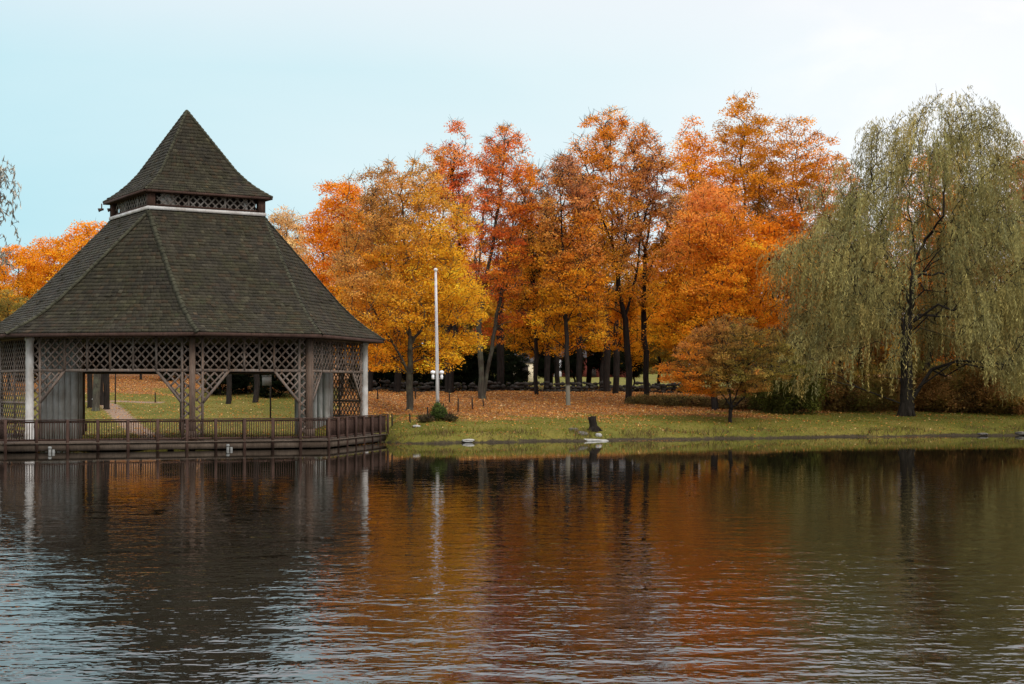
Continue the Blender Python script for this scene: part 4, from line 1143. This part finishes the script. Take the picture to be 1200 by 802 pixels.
# ------------------------------------------------------------------ stakes and small things
STAKE = bark_mat('dark_stake', (.012, .010, .008), (.05, .04, .03))


def stake(name, px, ytop, ybot, r, label, mat=STAKE, group='thin stakes on the lawn', cap=False):
    # find the ground distance whose foot shows at ybot
    Ds = np.linspace(80, 135, 900); xs = PX(px, Ds); zs = ground(xs, Ds); yy = HOR + (EYE - zs) * F / Ds
    ok = np.where((yy <= ybot) & (sdist(xs, Ds) > .4))[0]; D = Ds[ok[0]] if len(ok) else 110
    x = PX(px, D); z = gz(x, D); h = (ybot - ytop) / F * D
    mb = MB(); tilt = np.random.default_rng(int(px)).normal() * .03
    mb.tube([(0, 0, -.25), (tilt * h * .5, 0, h * .5), (tilt * h, 0, h)], [r * 1.1, r, r * .9], 7)
    if cap: mb.lathe((tilt * h, 0, h), [(r * 1.6, -.05), (r * 1.6, .03), (r * .4, .05)], 8)
    o = mb.build(name, mat, None, (x, D, z)); return tag(o, label, 'stake', group)


for px, yt, yb, lab in ((459.6, 485, 500, 'thin dark stake nearest the right end of the railing'), (480.5, 485, 495.5, 'short dark stake just below the golden maple trunk'), (442.7, 455, 469, 'thin stake in the leaves left of the golden maple trunk'),
                        (486.6, 455, 469, 'dark stake close right of the golden maple trunk'), (501.3, 477, 491.5, 'dark stake left of the flagpole foot'), (519.6, 473, 481, 'stake hidden behind the bush right of the flagpole'),
                        (526.8, 456, 472, 'tall dark stake right of the flagpole'), (536.7, 467, 483, 'thickest dark stake between flagpole and red maple'), (553.8, 466, 480, 'dark stake left of the red maple foot'), (566.6, 468, 476.5, 'short dark stake in front of the red maple foot')):
    stake('fence_stake', px, yt, yb, .045, lab)
for px, yt, yb, lab in ((182, 460, 472, 'short dark stake seen through the left opening of the pavilion'), (271, 456, 470.5, 'dark stake seen through the right opening of the pavilion')):
    stake('fence_stake', px, yt, yb, .05, lab, group='stakes seen through the pavilion')
stake('white_stake', 109, 468, 479.5, .06, 'short white stake beside the path seen through the pavilion', TRIMW, None, True)
stake('thin_pole', 135, 430, 473.5, .05, 'tall thin dark pole seen through the left opening of the pavilion', STAKE, None)
# signpost with a board seen through the right opening
Dp = 104.; x_ = PX(317, Dp); z_ = gz(x_, Dp)
sg = empty('signpost', (x_, Dp, z_), 'dark post with a small grey board seen through the right opening of the pavilion', 'signpost')
mb = MB(); mb.tube([(0, 0, -.2), (0, 0, PZ(436, Dp) - z_)], [.06, .055], 8); mb.build('post', STAKE, sg)
mb = MB(); zz = PZ(446, Dp) - z_; mb.box((-.55, -.09, zz - .35), (.08, -.055, zz + .3)); mb.bar((-.24, -.10, zz + .33), (-.24, -.1, zz + .30), .7, .08, (0, 1, 0)); mb.build('board', plain_mat('faded_board', (.12, .115, .10), .8), sg)

# stump on the bank
Ds = 85.2; x_ = PX(696, Ds); z_ = gz(x_, Ds); rng = np.random.default_rng(3)
mb = MB(); k = 12; prof = [(.34, -.15, 0), (.27, .08, -.01), (.21, .3, -.04), (.20, .55, -.09), (.215, .78, -.13)]
V = []
for r_, zz, ox in prof:
    for j in range(k):
        a_ = 2 * pi * j / k; rr = r_ * (1 + .14 * sin(3 * a_ + 1) + .08 * sin(5 * a_)); V.append((ox + rr * cos(a_), rr * sin(a_), zz + (.05 * cos(a_) + rng.normal() * .015 if zz > .7 else 0)))
Fs = [(i * k + j, i * k + (j + 1) % k, (i + 1) * k + (j + 1) % k, (i + 1) * k + j) for i in range(4) for j in range(k)] + [tuple(4 * k + j for j in range(k))]
mb.add(V, Fs)
for a_ in (0.3, 2.4, 4.2): mb.tube([(.15 * cos(a_), .15 * sin(a_), .2), (.55 * cos(a_), .55 * sin(a_), -.1)], [.12, .05], 7)
tag(mb.build('tree_stump', bark_mat('wet_stump', (.006, .005, .004), (.022, .016, .012)), None, (x_, Ds, z_)), 'dark broken tree stump standing on the grass bank', 'stump')


def rock_mesh(name, rng, sx, sy, sz, sub=2):
    import bmesh
    bm = bmesh.new(); bmesh.ops.create_icosphere(bm, subdivisions=sub, radius=1)
    nz1, nz2 = Noise3(rng, 1.6), Noise3(rng, .6)
    P = np.array([v.co[:] for v in bm.verts]); s = 1 + .20 * nz1(P) + .08 * nz2(P); P = P * s[:, None]; P = np.sign(P) * np.abs(P) ** .85 * np.array([sx, sy, sz])
    for v, c_ in zip(bm.verts, P): v.co = c_
    me = bpy.data.meshes.new(name); bm.to_mesh(me); bm.free(); return me


PALE = plain_mat('pale_stone', (.29, .28, .25), .9, .2, .3, scale=5)
STONE = plain_mat('grey_stone', (.10, .09, .075), .95, .15, .5, scale=3)
for nm, px, py, sx, sy, sz, mt, lab in (('rock', 695, 517.0, .78, .3, .10, PALE, 'long flat pale rock at the water edge below the stump'), ('rock', 702, 511.5, .17, .15, .15, PALE, 'small upright pale rock beside the long flat one'),
                                         ('rock', 548, 517.5, .33, .22, .10, PALE, 'flat pale rock at the water edge right of the flagpole'), ('rock', 488, 500.5, .22, .18, .09, PALE, 'small pale rock beside the dry weeds left of the bush'),
                                         ('rock', 672, 505.0, .28, .2, .14, STONE, 'brown stone on the bank left of the stump'), ('rock', 683, 509.5, .3, .2, .14, STONE, 'grey stone on the eroded bank just below the stump'),
                                         ('rock', 1152, 509.5, .3, .2, .08, STONE, 'flat grey stone at the water edge right of the willow'), ('rock', 1196, 508.5, .4, .25, .1, STONE, 'flat grey stone at the water edge by the right side')):
    Ds_ = np.linspace(76, 110, 1500); xs = PX(px, Ds_); zs = np.maximum(ground(xs, Ds_), 0); yy = HOR + (EYE - zs) * F / Ds_
    D = Ds_[np.where(yy <= py)[0][0]]
    x = PX(px, D); z = max(gz(x, D), 0)
    tag(link(nm, rock_mesh('rock', np.random.default_rng(int(px)), sx, sy, sz), mt, None, (x, D, z + sz * .25)), lab, 'rock')

# dry stone wall at the back of the lawn
rng = np.random.default_rng(21); base = [rock_mesh('s', rng, 1, .8, .75, 1) for _ in range(6)]
Pb = [np.array([v.co[:] for v in b_.vertices]) for b_ in base]; Fb = [np.array([p_.vertices[:] for p_ in b_.polygons]) for b_ in base]
Vs, Fs, off = [], [], 0; Dw = 121.
for row in range(3):
    x = PX(425, Dw)
    while x < PX(812, Dw):
        w = rng.uniform(.16, .36); k = int(rng.integers(6)); a_ = rng.uniform(0, 6.28); ca, sa = cos(a_), sin(a_)
        P = Pb[k] * np.array([w, w * .9, w * rng.uniform(.6, .9)]); P = np.stack([P[:, 0] * ca - P[:, 1] * sa, P[:, 0] * sa + P[:, 1] * ca, P[:, 2]], 1)
        hgt = .70 + .30 * sin(x * .9) * sin(x * .37 + 1)
        yw = Dw + .8 * sin(x * .22)
        if row * .27 < hgt and rng.uniform() > .06:
            Vs.append(P + np.array([x, yw + rng.normal() * .08, gz(x, yw) + .12 + row * .27 + rng.normal() * .04])); Fs.append(Fb[k] + off); off += len(P)
        x += w * 1.35
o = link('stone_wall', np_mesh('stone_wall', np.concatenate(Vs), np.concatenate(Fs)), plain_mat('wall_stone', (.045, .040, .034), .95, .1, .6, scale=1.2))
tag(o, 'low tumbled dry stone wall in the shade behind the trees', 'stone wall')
for b_ in base: bpy.data.meshes.remove(b_)

# far red barn and a small pale shed beyond the field
def house(name, px, D, w, d, hw_, hr, wallm, roofm, label, cat, rz=0, doors=()):
    x = PX(px, D); z = gz(x, D)
    r = empty(name, (x, D, z), label, cat, None, rz)
    mb = MB(); mb.box((-w / 2, -d / 2, -.3), (w / 2, d / 2, hw_)); mb.add([(-w / 2, -d / 2, hw_), (-w / 2, d / 2, hw_), (-w / 2, 0, hw_ + hr), (w / 2, -d / 2, hw_), (w / 2, d / 2, hw_), (w / 2, 0, hw_ + hr)], [(0, 2, 1), (3, 4, 5)]); mb.build('wall', wallm, r)
    mb = MB()
    for s_ in (-1, 1): mb.bar((-w / 2 - .3, s_ * d / 4 * 1.08, hw_ + hr / 2 - .02), (w / 2 + .3, s_ * d / 4 * 1.08, hw_ + hr / 2 - .02), math.hypot(d / 2, hr) * 1.14, .12, (0, s_ * hr, d / 2))
    mb.build('roof', roofm, r)
    for (dx, dw, dh, nm, mt) in doors:
        mb = MB(); mb.box((dx - dw / 2, -d / 2 - .06, 0), (dx + dw / 2, -d / 2 - .003, dh)); mb.build(nm, mt, r)
    return r


BARN = wood_mat('barn_red', (.13, .028, .020), (.20, .045, .030)); ROOFG = plain_mat('barn_roof', (.05, .045, .042), .9)
house('barn', 693, 205, 12, 7, 2.6, 1.6, BARN, ROOFG, 'long low red barn beyond the field between dark trunks', 'barn', 0, ((-4.6, 1.0, 2.2, 'door', TRIMW), (0, .9, 1.1, 'window', UNDER), (3, .9, 1.1, 'window', UNDER)))
house('shed', 612, 170, 2.4, 2.6, 2.1, .9, plain_mat('cream_shed', (.60, .52, .36), .8), ROOFG, 'small cream shed glimpsed between dark trunks', 'shed', 0, ((.2, .9, 1.7, 'door', UNDER),))

# ------------------------------------------------------------------ fallen leaves and grass on the lawn
rng = np.random.default_rng(55)


def scatter(n, keep):
    Y = rng.uniform(74, 142, n * 3); X = rng.uniform(-1, 1, n * 3) * (Y * .345 + 1)
    k = keep(X, Y) > rng.uniform(0, 1, n * 3); X, Y = X[k][:n], Y[k][:n]
    return X, Y, ground(X, Y)


X, Y, Z = scatter(120000, lambda x, y: np.where(sdist(x, y) > .4, np.maximum(litter_mask(x, y), .10), 0))
n = len(X); C = np.stack([X, Y, Z + rng.uniform(.01, .06, n)], 1)
pal = np.array([(.56, .29, .10), (.48, .19, .045), (.34, .14, .045), (.54, .28, .06), (.62, .42, .20), (.20, .09, .035), (.50, .17, .04)])
cc = pal[rng.choice(7, n, p=[.2, .22, .16, .14, .09, .11, .08])] * np.exp(rng.normal(size=(n, 1)) * .22)
a = rng.normal(size=(n, 3)); a[:, 2] *= .35; a /= np.linalg.norm(a, axis=1)[:, None]; b_ = np.cross(a, np.array([0, 0, 1.]) + rng.normal(size=(n, 3)) * .4); b_ /= np.linalg.norm(b_, axis=1)[:, None]
s_ = rng.uniform(.08, .17, n)[:, None] * .5
tag(link('fallen_leaves', np_mesh('fallen_leaves', np.stack([C - a * s_, C + b_ * s_ * .7, C + a * s_, C - b_ * s_ * .7], 1).reshape(-1, 3), np.arange(4 * n).reshape(n, 4), np.repeat(np.clip(cc, 0, .8), 4, 0)), LEAF), kind='stuff')


# a few leaves afloat on the pond, thickest along the bank
Xf = rng.uniform(-8, 32, 6000); Yf = np.interp(Xf, SHX, SHD) - rng.exponential(3.0, 6000) - .3
kf = (sdist(Xf, Yf) < -.15) & (Noise3(rng, 5)(np.stack([Xf, Yf, Xf * 0], 1)) > .45); Xf, Yf = Xf[kf][:900], Yf[kf][:900]; nf = len(Xf)
Cf_ = np.stack([Xf, Yf, np.full(nf, .006)], 1); af = rng.normal(size=(nf, 3)); af[:, 2] *= .03; af /= np.linalg.norm(af, axis=1)[:, None]; bf = np.stack([-af[:, 1], af[:, 0], af[:, 2] * 0 + .03], 1); sf = rng.uniform(.08, .16, nf)[:, None] * .5
tag(link('floating_leaves', np_mesh('floating_leaves', np.stack([Cf_ - af * sf, Cf_ + bf * sf * .7, Cf_ + af * sf, Cf_ - bf * sf * .7], 1).reshape(-1, 3), np.arange(4 * nf).reshape(nf, 4), np.repeat(pal[rng.integers(0, 7, nf)] * .6, 4, 0)), LEAF), kind='stuff')


def blades(X, Y, Z, hgt, wid, cols):
    n = len(X); B = np.stack([X, Y, Z - .01], 1); az = rng.uniform(0, 6.28, n); d = np.stack([np.cos(az), np.sin(az), az * 0], 1)
    T = B + rng.normal(size=(n, 3)) * .45 * hgt[:, None] * [1, 1, 0] + np.stack([0 * hgt, 0 * hgt, hgt], 1)
    V = np.stack([B - d * wid[:, None], B + d * wid[:, None], T], 1).reshape(-1, 3)
    return V, np.arange(3 * n).reshape(n, 3), np.repeat(cols, 3, 0)


X, Y, Z = scatter(110000, lambda x, y: np.where(sdist(x, y) > .15, (1 - litter_mask(x, y) * .85) * (1 - path_mask(x, y)) * np.where(sdist(x, y) < 14, 1, .35), 0))
s = sdist(X, Y); n = len(X)
patchn = Noise3(rng, 2.2)(np.stack([X, Y, Y * 0], 1))
hgt = rng.uniform(.04, .10, n) + np.where(s < 2.2, rng.uniform(0, .30, n) * np.clip(.35 + patchn * .8, 0, 1.4), 0)
gp = np.array([(.160, .165, .024), (.110, .130, .020), (.205, .185, .036), (.23, .165, .05)]); cc = gp[rng.choice(4, n, p=[.4, .3, .2, .1])] * np.exp(rng.normal(size=(n, 1)) * .2)
brown = (s < 1.8) & (rng.uniform(size=n) < .45 + patchn * .2); cc[brown] = np.array((.13, .09, .04)) * np.exp(rng.normal(size=(brown.sum(), 1)) * .25)
V, Tq, Cq = blades(X, Y, Z, hgt, rng.uniform(.012, .028, n), cc)
tag(link('grass', np_mesh('grass', V, Tq, Cq), LEAF), kind='stuff')

# ------------------------------------------------------------------ sky, sun, camera
SUN_AZ, SUN_EL = radians(140), radians(38)          # azimuth clockwise from the view direction (+Y)
w = bpy.data.worlds.new('World'); sc.world = w; w.use_nodes = True; t = w.node_tree; t.nodes.clear()
out = t.nodes.new('ShaderNodeOutputWorld'); bg = t.nodes.new('ShaderNodeBackground')
sky = t.nodes.new('ShaderNodeTexSky'); sky.sky_type = 'NISHITA'; sky.sun_disc = False; sky.sun_elevation = SUN_EL; sky.sun_rotation = SUN_AZ
sky.air_density = 1.0; sky.dust_density = 1.5; sky.ozone_density = 1.0; sky.altitude = 100
tc = t.nodes.new('ShaderNodeTexCoord').outputs['Generated']
# a thin bright veil of high cloud, thicker towards the right of the view, with one soft cumulus bank
veil = noise(t, scaled(t, tc, (1.2, 1.2, 3.5)), 1.6, 5, .5, .4)
dot = N(t, 'ShaderNodeVectorMath', operation='DOT_PRODUCT'); t.links.new(tc, dot.inputs[0]); dot.inputs[1].default_value = (1, 0, 0)
vv = math_(t, 'ADD', math_(t, 'MULTIPLY', dot.outputs['Value'], 1.05), math_(t, 'MULTIPLY_ADD', veil, .5, .22), clamp=True)
vcol = ramp(t, vv, [(.12, (5.2, 8.4, 9.3)), (.45, (7.7, 9.5, 9.9)), (.74, (10.4, 10.7, 10.9))])
puff = noise(t, scaled(t, tc, (5, 5, 9)), 1.7, 6, .55, .3)
band = maprange(t, dot.outputs['Value'], .14, .24)
vcol = mixc(t, math_(t, 'MULTIPLY', maprange(t, puff, .46, .60), band), vcol, (11.2, 11.2, 11.2))
sz = N(t, 'ShaderNodeSeparateXYZ'); t.links.new(tc, sz.inputs[0])
over = math_(t, 'MULTIPLY', maprange(t, sz.outputs['Z'], .25, .36, 1.0, 2.0), maprange(t, sz.outputs['Z'], .36, .95, 1.0, 1.15))              # an overcast sky is brightest overhead
vcol = mixc(t, maprange(t, sz.outputs['Z'], .20, .29), vcol, (10.0, 9.9, 10.3))
vm = N(t, 'ShaderNodeVectorMath', operation='SCALE'); t.links.new(vcol, vm.inputs[0]); t.links.new(over, vm.inputs['Scale'])
col = mixc(t, .90, sky.outputs['Color'], vm.outputs[0])
t.links.new(col, bg.inputs['Color']); bg.inputs['Strength'].default_value = .10
t.links.new(bg.outputs[0], out.inputs[0])

sl = bpy.data.lights.new('sun', 'SUN'); sl.energy = 1.5; sl.angle = radians(14); sl.color = (1, .95, .88)
so = bpy.data.objects.new('sun', sl); COL.objects.link(so)
d = np.array([sin(SUN_AZ) * cos(SUN_EL), cos(SUN_AZ) * cos(SUN_EL), sin(SUN_EL)])
from mathutils import Vector
so.rotation_euler = Vector(d).to_track_quat('Z', 'Y').to_euler(); so.location = (30, -30, 40)

cam = bpy.data.cameras.new('camera'); co = bpy.data.objects.new('camera', cam); COL.objects.link(co)
co.location = (0, 0, EYE); co.rotation_euler = (radians(90), 0, 0)
cam.sensor_width = 36; cam.lens = 36 * F / 1200; cam.shift_y = (HOR - 401) / 1200; cam.clip_start = .5; cam.clip_end = 4000
sc.camera = co
sc.view_settings.view_transform = 'Standard'; sc.view_settings.look = 'None'; sc.view_settings.exposure = 0; sc.view_settings.gamma = 1
sc.render.engine = 'CYCLES'; sc.cycles.max_bounces = 6; sc.cycles.transmission_bounces = 4; sc.cycles.diffuse_bounces = 3; sc.cycles.glossy_bounces = 3
sc.cycles.use_adaptive_sampling = True
